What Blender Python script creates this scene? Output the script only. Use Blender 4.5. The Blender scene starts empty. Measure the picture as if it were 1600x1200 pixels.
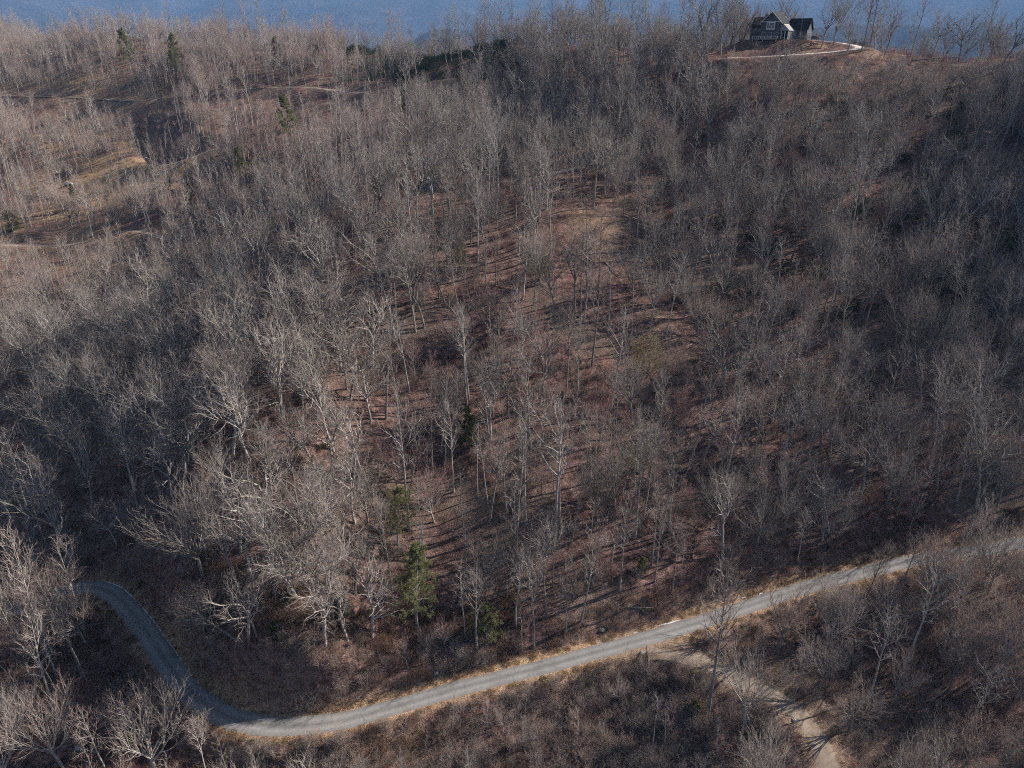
import bpy, math, random
import numpy as np
from mathutils import Vector, Matrix

# ------------------------------------------------------------------ camera, sky, sun, exposure
S = bpy.context.scene
COL = S.collection
CAM_Z = 115.0
PITCH = math.radians(25.0)
FPX = 1109.0
cam_data = bpy.data.cameras.new('camera')
cam_data.sensor_width = 36.0
cam_data.lens = 36.0 * FPX / 1600.0
cam_data.clip_start = 0.5
cam_data.clip_end = 90000.0
cam = bpy.data.objects.new('camera', cam_data)
COL.objects.link(cam)
cam.location = (0, 0, CAM_Z)
cam.rotation_euler = (math.pi / 2 - PITCH, 0, 0)
S.camera = cam

SUN_EL = math.radians(30.5)
SUN_AZ = math.radians(20.0)          # measured from +X (picture right) towards +Y (away from the camera)
SUN_DIR = Vector((math.cos(SUN_EL) * math.cos(SUN_AZ), math.cos(SUN_EL) * math.sin(SUN_AZ), math.sin(SUN_EL)))
world = bpy.data.worlds.new('World')
S.world = world
world.use_nodes = True
wn = world.node_tree
sky = wn.nodes.new('ShaderNodeTexSky')
sky.sky_type = 'NISHITA'
sky.sun_disc = False
sky.sun_elevation = SUN_EL
sky.sun_rotation = math.atan2(SUN_DIR.x, SUN_DIR.y)
sky.altitude = 900
sky.dust_density = 1.3
sky.ozone_density = .7
wn.links.new(sky.outputs[0], wn.nodes['Background'].inputs[0])
wn.nodes['Background'].inputs[1].default_value = 0.05
sun_data = bpy.data.lights.new('sun', 'SUN')
sun_data.energy = 5.0
sun_data.angle = math.radians(0.53)
sun_data.color = (1.0, 0.92, 0.82)
sun = bpy.data.objects.new('sun', sun_data)
COL.objects.link(sun)
sun.rotation_euler = SUN_DIR.to_track_quat('Z', 'Y').to_euler()

S.view_settings.view_transform = 'Standard'
S.view_settings.look = 'None'
S.view_settings.gamma = 1.0
S.view_settings.use_curve_mapping = False
S.view_settings.exposure = 1.06
S.render.engine = 'CYCLES'
S.cycles.max_bounces = 3
S.cycles.diffuse_bounces = 2
S.cycles.glossy_bounces = 1
S.cycles.transmission_bounces = 2
S.cycles.volume_bounces = 0
S.cycles.use_denoising = False
S.cycles.use_adaptive_sampling = True
S.cycles.adaptive_threshold = 0.02
S.cycles.filter_width = 1.1

RNG = np.random.default_rng(7)
random.seed(7)

# ------------------------------------------------------------------ pixel <-> world helpers
CP, SP = math.cos(PITCH), math.sin(PITCH)


def ray(px, py):
    """direction of a photo pixel: (x, forward y, z)"""
    return ((px - 800.0), FPX * CP + (600.0 - py) * SP, -FPX * SP + (600.0 - py) * CP)


def at_y(px, py, y):
    r = ray(px, py)
    k = y / r[1]
    return (r[0] * k, y, CAM_Z + r[2] * k)


def at_z(px, py, z):
    r = ray(px, py)
    k = (z - CAM_Z) / r[2]
    return (r[0] * k, r[1] * k, z)


def project(x, y, z):
    x, y, z = np.asarray(x, float), np.asarray(y, float), np.asarray(z, float) - CAM_Z
    d = y * CP - z * SP
    u = y * SP + z * CP
    return 800.0 + FPX * x / d, 600.0 - FPX * u / d, d


# ------------------------------------------------------------------ value noise
def _hash(ix, iy, seed):
    h = (ix.astype(np.int64) * 374761393 + iy.astype(np.int64) * 668265263 + seed * 974711) & 0x7fffffff
    h = ((h ^ (h >> 13)) * 1274126177) & 0x7fffffff
    h = h ^ (h >> 16)
    return (h & 0xffff) / 65535.0


def vnoise(x, y, seed=0):
    x, y = np.asarray(x, float), np.asarray(y, float)
    ix, iy = np.floor(x), np.floor(y)
    fx, fy = x - ix, y - iy
    fx = fx * fx * (3 - 2 * fx)
    fy = fy * fy * (3 - 2 * fy)
    a = _hash(ix, iy, seed); b = _hash(ix + 1, iy, seed)
    c = _hash(ix, iy + 1, seed); d = _hash(ix + 1, iy + 1, seed)
    return (a * (1 - fx) + b * fx) * (1 - fy) + (c * (1 - fx) + d * fx) * fy


def fbm(x, y, seed=0, octv=4):
    s, a, t = 0.0, 1.0, 0.0
    for k in range(octv):
        s = s + a * vnoise(x * 2 ** k + 17.3 * k, y * 2 ** k - 9.1 * k, seed + k)
        t += a
        a *= 0.5
    return s / t


def sstep(a, b, x):
    t = np.clip((x - a) / (b - a), 0, 1)
    return t * t * (3 - 2 * t)


# ------------------------------------------------------------------ terrain control points
P = []
ROAD_PX = [(40, 948, .6), (85, 928, 1.2), (130, 917, 1.8), (172, 925, 2.0), (215, 968, 1.2), (250, 1018, .5), (290, 1072, -.2), (345, 1115, -.7), (420, 1134, -1.0),
           (520, 1129, -1.0), (620, 1104, -.9), (720, 1075, -.6), (830, 1047, -.2), (940, 1017, .3), (1050, 986, 1.0),
           (1140, 957, 1.8), (1250, 921, 3.0), (1340, 897, 4.3), (1450, 872, 6.0), (1600, 848, 8.2)]
road_w = [at_z(*p) for p in ROAD_PX]
x0, y0, z0 = road_w[-1]
road_w += [(x0 + 22, y0 + 5, z0 + 2), (x0 + 60, y0 + 18, z0 + 6), (x0 + 110, y0 + 20, z0 + 10)]
x0, y0, z0 = road_w[0]
road_w = [(x0 - 60, y0 - 14, z0 - 3), (x0 - 26, y0 - 6, z0 - 1.2)] + road_w
P += road_w
DRIVE_PX = [(950, 1016, .35), (1010, 1006, .68), (1065, 1020, .35), (1120, 1047, -.9), (1175, 1072, -1.7), (1225, 1098, -2.8), (1262, 1132, -4), (1285, 1170, -5.2), (1298, 1215, -6.4), (1305, 1280, -8)]
drive_w = [at_z(*p) for p in DRIVE_PX]
P += drive_w[2:]


def slope_col(px, pys, road, sl):
    """points up a slope of gradient sl that starts at the road point (y, z)"""
    for py in pys:
        r = ray(px, py)
        t = -r[2] / r[1]
        y = (CAM_Z - road[1] + sl * road[0]) / (t + sl)
        P.append(at_y(px, py, y))


# below the road
for px, py, z in [(800, 1200, -6.5), (560, 1200, -5), (360, 1200, -5), (200, 1200, -4), (0, 1200, -3), (0, 1080, -2), (60, 1000, 0),
                  (150, 1080, -1.5), (1000, 1120, -4), (1050, 1200, -8), (1450, 1200, -9), (1600, 1200, -9), (1400, 1060, -5), (1600, 1000, 1.0),
                  (1450, 960, 1.5), (1250, 1000, -1.5), (-200, 1000, -12)]:
    P.append(at_z(px, py, z))
# spur above the road
slope_col(600, [1000, 900, 800, 700, 600, 500, 400], (101, -.5), .55)
slope_col(800, [970, 900, 800, 700, 600, 500, 400], (108, 0), .55)
slope_col(1000, [900, 800, 700, 600, 500, 400, 330], (117, 1), .56)
slope_col(1200, [860, 700, 600, 500, 400, 300, 200, 140], (126, 2), .56)
slope_col(1400, [820, 700, 600, 500, 400, 300, 200], (135, 5), .56)
slope_col(1600, [790, 700, 600, 500, 400, 300, 200], (140, 8), .56)
for px, py, z in [(400, 975, 16), (345, 1020, 8), (300, 960, 13), (240, 925, 10), (480, 1010, 14), (540, 1050, 8), (400, 850, 22), (400, 700, 32), (400, 600, 39), (400, 500, 42), (400, 400, 46),
                  (200, 800, 11), (200, 700, 18), (200, 600, 22), (200, 500, 25), (200, 400, 33), (200, 300, 50), (200, 200, 74),
                  (100, 850, 3), (0, 800, 1), (0, 700, 5), (0, 600, 12), (0, 500, 18), (0, 400, 30), (0, 300, 46), (0, 200, 70), (-250, 500, 18), (-250, 300, 48)]:
    P.append(at_z(px, py, z))
for px, py, y in [(0, 150, 570), (0, 110, 640), (0, 50, 760), (200, 150, 540), (200, 54, 650), (300, 300, 360), (300, 200, 420), (400, 300, 345), (400, 200, 410), (400, 150, 455),
                  (400, 100, 530), (400, 68, 590), (600, 330, 236), (600, 250, 300), (600, 200, 362), (600, 150, 420), (600, 120, 470), (600, 88, 540),
                  (700, 290, 275), (850, 330, 231), (760, 340, 234), (900, 270, 262), (1000, 215, 298), (800, 200, 345), (800, 130, 400), (790, 74, 450), (900, 160, 335), (900, 100, 372), (950, 72, 395),
                  (1040, 150, 318), (1060, 95, 345), (1218, 64, 346), (1170, 82, 328), (1300, 68, 346), (1340, 74, 338), (1150, 88, 322), (1260, 66, 354), (1280, 84, 326),
                  (1400, 85, 332), (1500, 94, 326), (1600, 104, 320), (1400, 120, 312), (1600, 150, 302), (-200, 60, 760)]:
    P.append(at_y(px, py, y))
P += [(285, 285, 150), (340, 225, 140), (300, 190, 92), (360, 140, 85), (260, 130, 32), (420, 260, 180), (350, 320, 175), (270, 225, 105), (300, 90, 12), (200, 60, -14),
      (0, 30, -34), (-120, 30, -36), (110, 30, -28), (0, -80, -55), (-300, 0, -40), (300, 0, -20), (-260, 120, -4), (-330, 220, 14), (-420, 320, 50), (-480, 420, 78), (-700, 600, 110), (-600, 300, 60)]
# behind the crest
for px, py, y, dz in [(1218, 64, 352, 1), (1340, 74, 342, 1), (1500, 94, 328, 1), (1060, 95, 350, 1), (950, 72, 395, 1), (790, 74, 450, 1), (600, 88, 540, 1), (400, 68, 590, 1), (200, 54, 650, 1), (0, 50, 760, 1)]:
    a = at_y(px, py, y)
    P.append((a[0] * 1.10, y + 45, a[2] - 9))
    P.append((a[0] * 1.3, y + 160, a[2] - 75))
P = np.array(P, float)
# drop near-duplicates
keep = []
for i in range(len(P)):
    if all(np.hypot(*(P[i, :2] - P[j, :2])) > 5.0 for j in keep):
        keep.append(i)
P = P[keep]
TS = 100.0


def _k(r2):
    return 0.5 * r2 * np.log(r2 + 1e-12)


def _fit(P, lam=0.004):
    n = len(P)
    xy = P[:, :2] / TS
    d2 = ((xy[:, None, :] - xy[None]) ** 2).sum(-1)
    K = _k(d2) + lam * np.eye(n)
    A = np.zeros((n + 3, n + 3))
    A[:n, :n] = K
    A[:n, n] = 1; A[:n, n + 1:] = xy
    A[n, :n] = 1; A[n + 1:, :n] = xy.T
    return np.linalg.solve(A, np.concatenate([P[:, 2], np.zeros(3)])), xy


COEF, CXY = _fit(P)


def tps(x, y):
    x, y = np.asarray(x, float).ravel(), np.asarray(y, float).ravel()
    out = np.empty(len(x))
    for s in range(0, len(x), 20000):
        xx, yy = x[s:s + 20000] / TS, y[s:s + 20000] / TS
        d2 = (xx[:, None] - CXY[None, :, 0]) ** 2 + (yy[:, None] - CXY[None, :, 1]) ** 2
        out[s:s + 20000] = _k(d2) @ COEF[:-3] + COEF[-3] + COEF[-2] * xx + COEF[-1] * yy
    return out


def smooth_line(pts, step=1.0, it=2):
    """Catmull-Rom resampling of a polyline"""
    pts = np.array(pts, float)
    pp = np.vstack([2 * pts[0] - pts[1], pts, 2 * pts[-1] - pts[-2]])
    out = []
    for i in range(1, len(pp) - 2):
        p0, p1, p2, p3 = pp[i - 1], pp[i], pp[i + 1], pp[i + 2]
        n = max(2, int(np.linalg.norm(p2 - p1) / step))
        for k in range(n):
            t = k / n
            out.append(0.5 * ((2 * p1) + (-p0 + p2) * t + (2 * p0 - 5 * p1 + 4 * p2 - p3) * t * t + (-p0 + 3 * p1 - 3 * p2 + p3) * t ** 3))
    out.append(pts[-1])
    out = np.array(out)
    for _ in range(it):
        out[1:-1] = 0.25 * out[:-2] + 0.5 * out[1:-1] + 0.25 * out[2:]
    return out


def base_height(x, y):
    x, y = np.asarray(x, float).ravel(), np.asarray(y, float).ravel()
    z = tps(x, y)
    dx = np.maximum(np.abs(x + 150) - 800, 0)
    dy = np.maximum(np.maximum(y - 800, -120 - y), 0)
    w = 1 - sstep(0, 500, np.hypot(dx, dy))
    return z * w + (-70.0) * (1 - w)


ROAD = smooth_line(road_w, 1.0, 6)
ROAD_HW = 2.15
DRIVE = smooth_line(drive_w, 1.0, 4)
DRIVE_HW = 2.4
TRACKS_PX = {   # gravel tracks on the hillsides: photo points with forward distances
    'track_hill': ([(-60, 146, 575), (40, 150, 560), (110, 153, 548), (160, 157, 540), (230, 163, 515), (330, 166, 480), (400, 160, 470), (480, 147, 462), (560, 142, 440), (640, 138, 428), (720, 136, 420)], 2.6),
    'track_left': ([(-20, 380, 335), (60, 376, 330), (140, 366, 330), (200, 352, 335), (260, 350, 320)], 1.1),
    'track_mid': ([(225, 252, 395), (262, 244, 390), (300, 234, 392), (330, 220, 395)], 1.8),
    'track_bench': ([(770, 292, 268), (835, 276, 264), (890, 256, 268), (940, 236, 280), (1000, 214, 298), (1030, 204, 304)], 1.5),
    'house_drive': ([(1135, 91, 326), (1170, 89.5, 325), (1220, 87, 324), (1290, 82, 327), (1325, 78, 331), (1345, 74, 338), (1320, 68, 346), (1290, 64.5, 351), (1262, 62, 354)], 1.9),
}
TRACKS = {}
for k, (pp, hw) in TRACKS_PX.items():
    l = np.array([at_y(*p) for p in pp])
    l[:, 2] = base_height(l[:, 0], l[:, 1])
    if k == 'house_drive':
        l[:, 2] = [at_y(*p)[2] for p in pp]
    l = smooth_line(l, 1.5, 3)
    TRACKS[k] = (l, hw)
FLAT = [(DRIVE[16:], DRIVE_HW, 3.0)] + [(l, hw, 9.0) for l, hw in TRACKS.values()] + [(ROAD, ROAD_HW, 4.5)]


def near_line(x, y, L):
    """distance to a polyline of dense samples, and z there"""
    x, y = np.asarray(x, float).ravel(), np.asarray(y, float).ravel()
    d = np.full(len(x), 1e9)
    zz = np.zeros(len(x))
    lo, hi = L[:, :2].min(0) - 14, L[:, :2].max(0) + 14
    m = np.where((x > lo[0]) & (x < hi[0]) & (y > lo[1]) & (y < hi[1]))[0]
    for s in range(0, len(m), 20000):
        q = m[s:s + 20000]
        dd = (x[q][:, None] - L[None, :, 0]) ** 2 + (y[q][:, None] - L[None, :, 1]) ** 2
        j = dd.argmin(1)
        # project on the neighbouring segments for a smooth value
        best = dd[np.arange(len(q)), j]; zb = L[j, 2].copy()
        for o in (-1, 0):
            a = L[np.clip(j + o, 0, len(L) - 2)]; b = L[np.clip(j + o, 0, len(L) - 2) + 1]
            ab = b[:, :2] - a[:, :2]
            t = np.clip(((x[q] - a[:, 0]) * ab[:, 0] + (y[q] - a[:, 1]) * ab[:, 1]) / ((ab ** 2).sum(1) + 1e-9), 0, 1)
            ex = a[:, 0] + t * ab[:, 0] - x[q]; ey = a[:, 1] + t * ab[:, 1] - y[q]
            e = ex * ex + ey * ey
            mm = e <= best
            best = np.where(mm, e, best); zb = np.where(mm, a[:, 2] + t * (b[:, 2] - a[:, 2]), zb)
        d[q] = np.sqrt(best); zz[q] = zb
    return d, zz


RAVINES = [(at_y(795, 110, 425)[:2], at_y(812, 235, 300)[:2], 11, 9), (at_y(190, 175, 485)[:2], at_y(345, 320, 350)[:2], 11, 11), (at_y(1040, 300, 250)[:2], at_y(1010, 420, 215)[:2], 5, 7)]
HOUSE_POS = at_y(1202, 61, 344)


def height(x, y):
    shp = np.shape(x)
    x, y = np.asarray(x, float).ravel(), np.asarray(y, float).ravel()
    z = base_height(x, y)
    rough = (fbm(x / 30, y / 30, 3, 3) - .5) * 4.5 + (fbm(x / 7, y / 7, 9, 3) - .5) * 1.3 + (vnoise(x / 1.7, y / 1.7, 21) - .5) * .22
    # small draws running down the slopes
    rough -= 1.6 * np.exp(-((vnoise((x + .5 * y) / 34, (y - .3 * x) / 80, 5) - .5) / .16) ** 2)
    z = z + rough
    for (ax, ay), (bx, by), dep, wid in RAVINES:
        ux, uy = bx - ax, by - ay
        l2 = ux * ux + uy * uy
        t = np.clip(((x - ax) * ux + (y - ay) * uy) / l2, 0, 1)
        q = np.hypot(x - ax - t * ux, y - ay - t * uy)
        z = z - dep * np.exp(-(q / wid) ** 2) * (1 - .6 * np.abs(2 * t - 1))
    dh = np.hypot((x - HOUSE_POS[0]) / 1.7, y - HOUSE_POS[1] + 1)
    w = 1 - sstep(8, 16, dh)
    z = z * (1 - w) + (HOUSE_POS[2] - .2 - .42 * np.clip(-(y - HOUSE_POS[1]) * .8 - (x - HOUSE_POS[0]) * .6 - 1.0, 0, 10)) * w
    for L, hw, fl in FLAT:
        d, zl = near_line(x, y, L)
        w = 1 - sstep(hw + .7, hw + fl, d)
        z = np.where(d < 1e8, z * (1 - w) + zl * w, z)
    return z.reshape(shp) if shp else float(z[0])


def Hs(x, y):
    return float(height(np.array([x]), np.array([y]))[0])


def ground_at(px, py, lo=70.0, hi=800.0):
    """where the ray of a photo pixel meets the ground"""
    r = np.array(ray(px, py)) / ray(px, py)[1]
    ys = np.arange(lo, hi, .6)
    g = height(r[0] * ys, ys)
    f = (CAM_Z + r[2] * ys) - g
    k = np.where(f <= 0)[0]
    i = k[0] if len(k) else f.argmin()
    return (r[0] * ys[i], ys[i], float(g[i]))


# ------------------------------------------------------------------ materials
def mat(name):
    m = bpy.data.materials.new(name)
    m.use_nodes = True
    n = m.node_tree.nodes
    b = n['Principled BSDF']
    b.inputs['Roughness'].default_value = .85
    b.inputs['Specular IOR Level'].default_value = .15
    return m, m.node_tree, b


def N(nt, t, **kw):
    n = nt.nodes.new(t)
    for k, v in kw.items():
        setattr(n, k, v)
    return n


def noise(nt, scale, detail=4, rough=.6, coord='Object'):
    tc = N(nt, 'ShaderNodeTexCoord')
    t = N(nt, 'ShaderNodeTexNoise')
    t.inputs['Scale'].default_value = scale
    t.inputs['Detail'].default_value = detail
    t.inputs['Roughness'].default_value = rough
    nt.links.new(tc.outputs[coord], t.inputs['Vector'])
    return t.outputs['Fac']


def ramp(nt, fac, stops):
    r = N(nt, 'ShaderNodeValToRGB')
    while len(r.color_ramp.elements) < len(stops):
        r.color_ramp.elements.new(.5)
    for e, (p, c) in zip(r.color_ramp.elements, stops):
        e.position = p
        e.color = (*c, 1)
    nt.links.new(fac, r.inputs['Fac'])
    return r.outputs['Color']


def mix(nt, fac, a, b, blend='MIX'):
    m = N(nt, 'ShaderNodeMix', data_type='RGBA', blend_type=blend)
    for s, v in ((m.inputs['Factor'], fac), (m.inputs['A'], a), (m.inputs['B'], b)):
        if isinstance(v, (int, float)):
            s.default_value = v
        elif isinstance(v, tuple):
            s.default_value = (*v, 1)
        else:
            nt.links.new(v, s)
    return m.outputs['Result']


def bump(nt, b, h, strength=.5, dist=.1):
    n = N(nt, 'ShaderNodeBump')
    n.inputs['Strength'].default_value = strength
    n.inputs['Distance'].default_value = dist
    nt.links.new(h, n.inputs['Height'])
    nt.links.new(n.outputs['Normal'], b.inputs['Normal'])


def simple(name, c1, c2=None, scale=2.0, rough=.8, spec=.2, bmp=0, coord='Object'):
    m, nt, b = mat(name)
    c2 = c2 or tuple(v * .75 for v in c1)
    f = noise(nt, scale, 4, .6, coord)
    nt.links.new(ramp(nt, f, [(.3, c1), (.7, c2)]), b.inputs['Base Color'])
    b.inputs['Roughness'].default_value = rough
    b.inputs['Specular IOR Level'].default_value = spec
    if bmp:
        bump(nt, b, f, .6, bmp)
    return m


def bark(name, stops, dark=.75):
    """bark that differs from tree to tree (object random) and is blotched along the stem"""
    m, nt, b = mat(name)
    oi = N(nt, 'ShaderNodeObjectInfo')
    c = ramp(nt, oi.outputs['Random'], stops)
    if name.startswith('bark'):
        f = noise(nt, 1.3, 2, .7)
        c = mix(nt, 1.0, c, ramp(nt, f, [(.3, (dark,) * 3), (.65, (1.1, 1.1, 1.1))]), 'MULTIPLY')
    nt.links.new(c, b.inputs['Base Color'])
    b.inputs['Roughness'].default_value = .9
    b.inputs['Specular IOR Level'].default_value = .1
    return m


M = {}
M['bark_grey'] = bark('bark_grey', [(0, (.19, .165, .145)), (.4, (.31, .28, .255)), (.75, (.42, .39, .36)), (1, (.24, .205, .18))], .5)
M['bark_pale'] = bark('bark_pale', [(0, (.27, .24, .215)), (.5, (.37, .335, .305)), (1, (.47, .435, .40))], .5)
M['twig_grey'] = bark('twig_grey', [(0, (.18, .148, .132)), (.35, (.25, .212, .192)), (.7, (.30, .26, .235)), (1, (.23, .185, .165))], .85)
M['twig_pale'] = bark('twig_pale', [(0, (.28, .235, .21)), (.5, (.36, .305, .275)), (1, (.30, .24, .21))], .85)
M['twig_pink'] = bark('twig_pink', [(0, (.33, .225, .195)), (.5, (.40, .285, .245)), (1, (.35, .255, .225))], .85)
M['twig_red'] = bark('twig_red', [(0, (.33, .15, .135)), (.5, (.37, .18, .16)), (1, (.34, .19, .165))], .85)
M['twig_brown'] = bark('twig_brown', [(0, (.17, .105, .075)), (.5, (.22, .14, .10)), (1, (.15, .10, .08))], .8)
M['straw'] = bark('straw', [(0, (.36, .255, .155)), (.5, (.43, .32, .20)), (1, (.33, .21, .125))], .8)
M['needle'] = bark('needle', [(0, (.15, .16, .07)), (.5, (.19, .195, .09)), (1, (.22, .215, .105))], .7)
M['needle_dark'] = bark('needle_dark', [(0, (.045, .07, .03)), (.6, (.065, .09, .035)), (1, (.08, .10, .04))], .7)
M['leaf_dark'] = bark('leaf_dark', [(0, (.022, .04, .02)), (.6, (.035, .055, .025)), (1, (.05, .065, .03))], .7)
M['yellow_leaf'] = bark('yellow_leaf', [(0, (.17, .155, .09)), (1, (.21, .18, .10))], .7)


for nm in ('needle', 'needle_dark', 'leaf_dark', 'yellow_leaf', 'straw'):     # thin leaves let some light through
    nt = M[nm].node_tree
    b = nt.nodes['Principled BSDF']
    tr = nt.nodes.new('ShaderNodeBsdfTranslucent')
    mx = nt.nodes.new('ShaderNodeMixShader'); mx.inputs[0].default_value = .12 if nm == 'leaf_dark' else .35
    nt.links.new(b.inputs['Base Color'].links[0].from_socket, tr.inputs['Color'])
    nt.links.new(b.outputs[0], mx.inputs[1]); nt.links.new(tr.outputs[0], mx.inputs[2])
    nt.links.new(mx.outputs[0], nt.nodes['Material Output'].inputs['Surface'])


def ground_material():
    m, nt, b = mat('forest_floor')
    n1 = noise(nt, .045, 1, .6)
    n2 = noise(nt, .55, 3, .7)
    n3 = noise(nt, 3.2, 2, .75)
    litter = ramp(nt, n2, [(.30, (.05, .032, .029)), (.46, (.12, .072, .062)), (.58, (.19, .118, .10)), (.72, (.30, .20, .172))])
    litter = mix(nt, ramp(nt, n1, [(.42, (0, 0, 0)), (.62, (1, 1, 1))]), litter, mix(nt, .6, litter, (.16, .125, .10)))
    fine = ramp(nt, n3, [(.32, (.35, .33, .33)), (.5, (1, 1, 1)), (.68, (1.65, 1.6, 1.55))])
    litter = mix(nt, 1.0, litter, fine, 'MULTIPLY')
    at = N(nt, 'ShaderNodeAttribute', attribute_name='straw_mask')
    straw = ramp(nt, n2, [(.25, (.22, .135, .08)), (.5, (.36, .24, .145)), (.75, (.46, .335, .215))])
    straw = mix(nt, 1.0, straw, fine, 'MULTIPLY')
    c = mix(nt, at.outputs['Fac'], litter, straw)
    at2 = N(nt, 'ShaderNodeAttribute', attribute_name='dirt_mask')
    dirt = ramp(nt, n2, [(.3, (.22, .15, .11)), (.7, (.34, .26, .20))])
    c = mix(nt, at2.outputs['Fac'], c, dirt)
    nt.links.new(c, b.inputs['Base Color'])
    b.inputs['Roughness'].default_value = .95
    b.inputs['Specular IOR Level'].default_value = .05
    bump(nt, b, n3, .9, .25)
    return m


M['ground'] = ground_material()


def asphalt_material():
    m, nt, b = mat('old_asphalt')
    uv = N(nt, 'ShaderNodeAttribute', attribute_name='across')
    n1 = noise(nt, .16, 4, .7)
    n2 = noise(nt, 3.0, 3, .7)
    base = ramp(nt, n1, [(.36, (.14, .135, .133)), (.46, (.215, .207, .20)), (.56, (.235, .226, .218)), (.68, (.30, .285, .27))])
    base = mix(nt, .5, base, ramp(nt, n2, [(.3, (.14, .137, .135)), (.7, (.31, .30, .29))]), 'MIX')
    # wheel tracks, polished lighter
    w = ramp(nt, uv.outputs['Fac'], [(.0, (.62, .56, .50)), (.06, (.9, .88, .86)), (.2, (1.02, 1.02, 1.02)), (.3, (1.2, 1.2, 1.2)), (.42, (.9, .9, .9)), (.5, (.74, .74, .74)), (.58, (.9, .9, .9))])
    w2 = ramp(nt, uv.outputs['Fac'], [(.0, (1, 1, 1)), (.58, (1, 1, 1)), (.7, (1.22, 1.22, 1.22)), (.82, (1, 1, 1)), (.94, (.9, .88, .86)), (1., (.62, .56, .5))])
    c = mix(nt, 1.0, mix(nt, 1.0, base, w, 'MULTIPLY'), w2, 'MULTIPLY')
    # cracks
    tc = N(nt, 'ShaderNodeTexCoord')
    v = N(nt, 'ShaderNodeTexVoronoi', feature='DISTANCE_TO_EDGE')
    v.inputs['Scale'].default_value = .22
    wob = N(nt, 'ShaderNodeTexNoise'); wob.inputs['Scale'].default_value = .8
    ad = N(nt, 'ShaderNodeMix', data_type='VECTOR'); ad.inputs['Factor'].default_value = .5
    nt.links.new(tc.outputs['Object'], wob.inputs['Vector'])
    nt.links.new(tc.outputs['Object'], ad.inputs['A']); nt.links.new(wob.outputs['Color'], ad.inputs['B'])
    nt.links.new(ad.outputs['Result'], v.inputs['Vector'])
    c = mix(nt, ramp(nt, v.outputs['Distance'], [(.003, (.35, .35, .35)), (.009, (0, 0, 0))]), c, (.06, .058, .058))
    nt.links.new(c, b.inputs['Base Color'])
    b.inputs['Roughness'].default_value = .82
    b.inputs['Specular IOR Level'].default_value = .25
    bump(nt, b, n2, .3, .02)
    return m


M['asphalt'] = asphalt_material()
M['gravel'] = simple('gravel', (.46, .38, .30), (.34, .27, .21), .5, .95, .1, .03)
M['pale_gravel'] = simple('tan_dirt_gravel', (.33, .265, .21), (.20, .155, .12), .5, .95, .1, .03)
M['concrete'] = simple('pale_concrete', (.66, .62, .57), (.56, .52, .47), .5, .9, .1)
M['snow'] = simple('old_snow', (.84, .85, .88), (.68, .68, .70), 2.5, .6, .3, .05)
M['line_paint'] = simple('worn_white_paint', (.78, .78, .77), (.45, .45, .45), 1.6, .7, .3)
M['rock'] = simple('pale_rock', (.46, .44, .41), (.25, .23, .21), 2.2, .9, .2, .1)
M['log'] = simple('weathered_log', (.36, .31, .27), (.17, .135, .11), 2.5, .9, .1, .05)
M['split_wood'] = simple('raw_split_wood', (.50, .33, .18), (.36, .21, .11), 3, .8, .2)


def mountain_material():
    m, nt, b = mat('far_woodland')
    n1 = noise(nt, .0022, 4, .6)
    n2 = noise(nt, .02, 4, .7)
    c = ramp(nt, n1, [(.35, (.018, .022, .02)), (.5, (.04, .038, .034)), (.65, (.07, .062, .055))])
    c = mix(nt, 1.0, c, ramp(nt, n2, [(.3, (.45, .45, .45)), (.7, (1.5, 1.5, 1.5))]), 'MULTIPLY')
    nt.links.new(c, b.inputs['Base Color'])
    b.inputs['Roughness'].default_value = 1
    b.inputs['Specular IOR Level'].default_value = 0
    bump(nt, b, n2, 1.0, 60)
    return m


M['mountain'] = mountain_material()


# ------------------------------------------------------------------ mesh helpers
def mesh_obj(name, verts, faces, m=None, parent=None, smooth=False):
    me = bpy.data.meshes.new(name)
    me.from_pydata([tuple(v) for v in verts], [], [tuple(f) for f in faces])
    if m:
        for q in (m if isinstance(m, (list, tuple)) else [m]):
            me.materials.append(q)
    if smooth:
        me.polygons.foreach_set('use_smooth', [True] * len(me.polygons))
    o = bpy.data.objects.new(name, me)
    COL.objects.link(o)
    o.parent = parent
    return o


def np_mesh(name, V, quads=None, tris=None):
    """fast mesh from numpy arrays"""
    me = bpy.data.meshes.new(name)
    V = np.asarray(V, np.float32)
    loops, starts, tot = [], [], 0
    parts = []
    if quads is not None and len(quads):
        parts.append((np.asarray(quads, np.int32), 4))
    if tris is not None and len(tris):
        parts.append((np.asarray(tris, np.int32), 3))
    me.vertices.add(len(V))
    me.vertices.foreach_set('co', V.ravel())
    for a, k in parts:
        loops.append(a.ravel())
        starts.append(tot + np.arange(len(a)) * k)
        tot += a.size
    L = np.concatenate(loops)
    me.loops.add(len(L))
    me.loops.foreach_set('vertex_index', L)
    st = np.concatenate(starts).astype(np.int32)
    me.polygons.add(len(st))
    me.polygons.foreach_set('loop_start', st)
    me.update(calc_edges=True)
    return me


def tag(o, label=None, cat=None, group=None, kind=None):
    for k, v in (('label', label), ('category', cat), ('group', group), ('kind', kind)):
        if v:
            o[k] = v
    return o


def empty(name, loc, rz=0.0):
    o = bpy.data.objects.new(name, None)
    COL.objects.link(o)
    o.location = loc
    o.rotation_euler = (0, 0, rz)
    o.empty_display_size = .5
    return o


# ------------------------------------------------------------------ terrain sheet
def graded(lo, a, b, hi, fine, grow=1.07, cap=22.0):
    c = list(np.arange(a, b, fine))
    s = fine; x = c[-1]
    while x < hi:
        s = min(s * grow, cap); x += s; c.append(x)
    s = fine; x = c[0]; pre = []
    while x > lo:
        s = min(s * grow, cap); x -= s; pre.append(x)
    return np.array(pre[::-1] + c)


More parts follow.
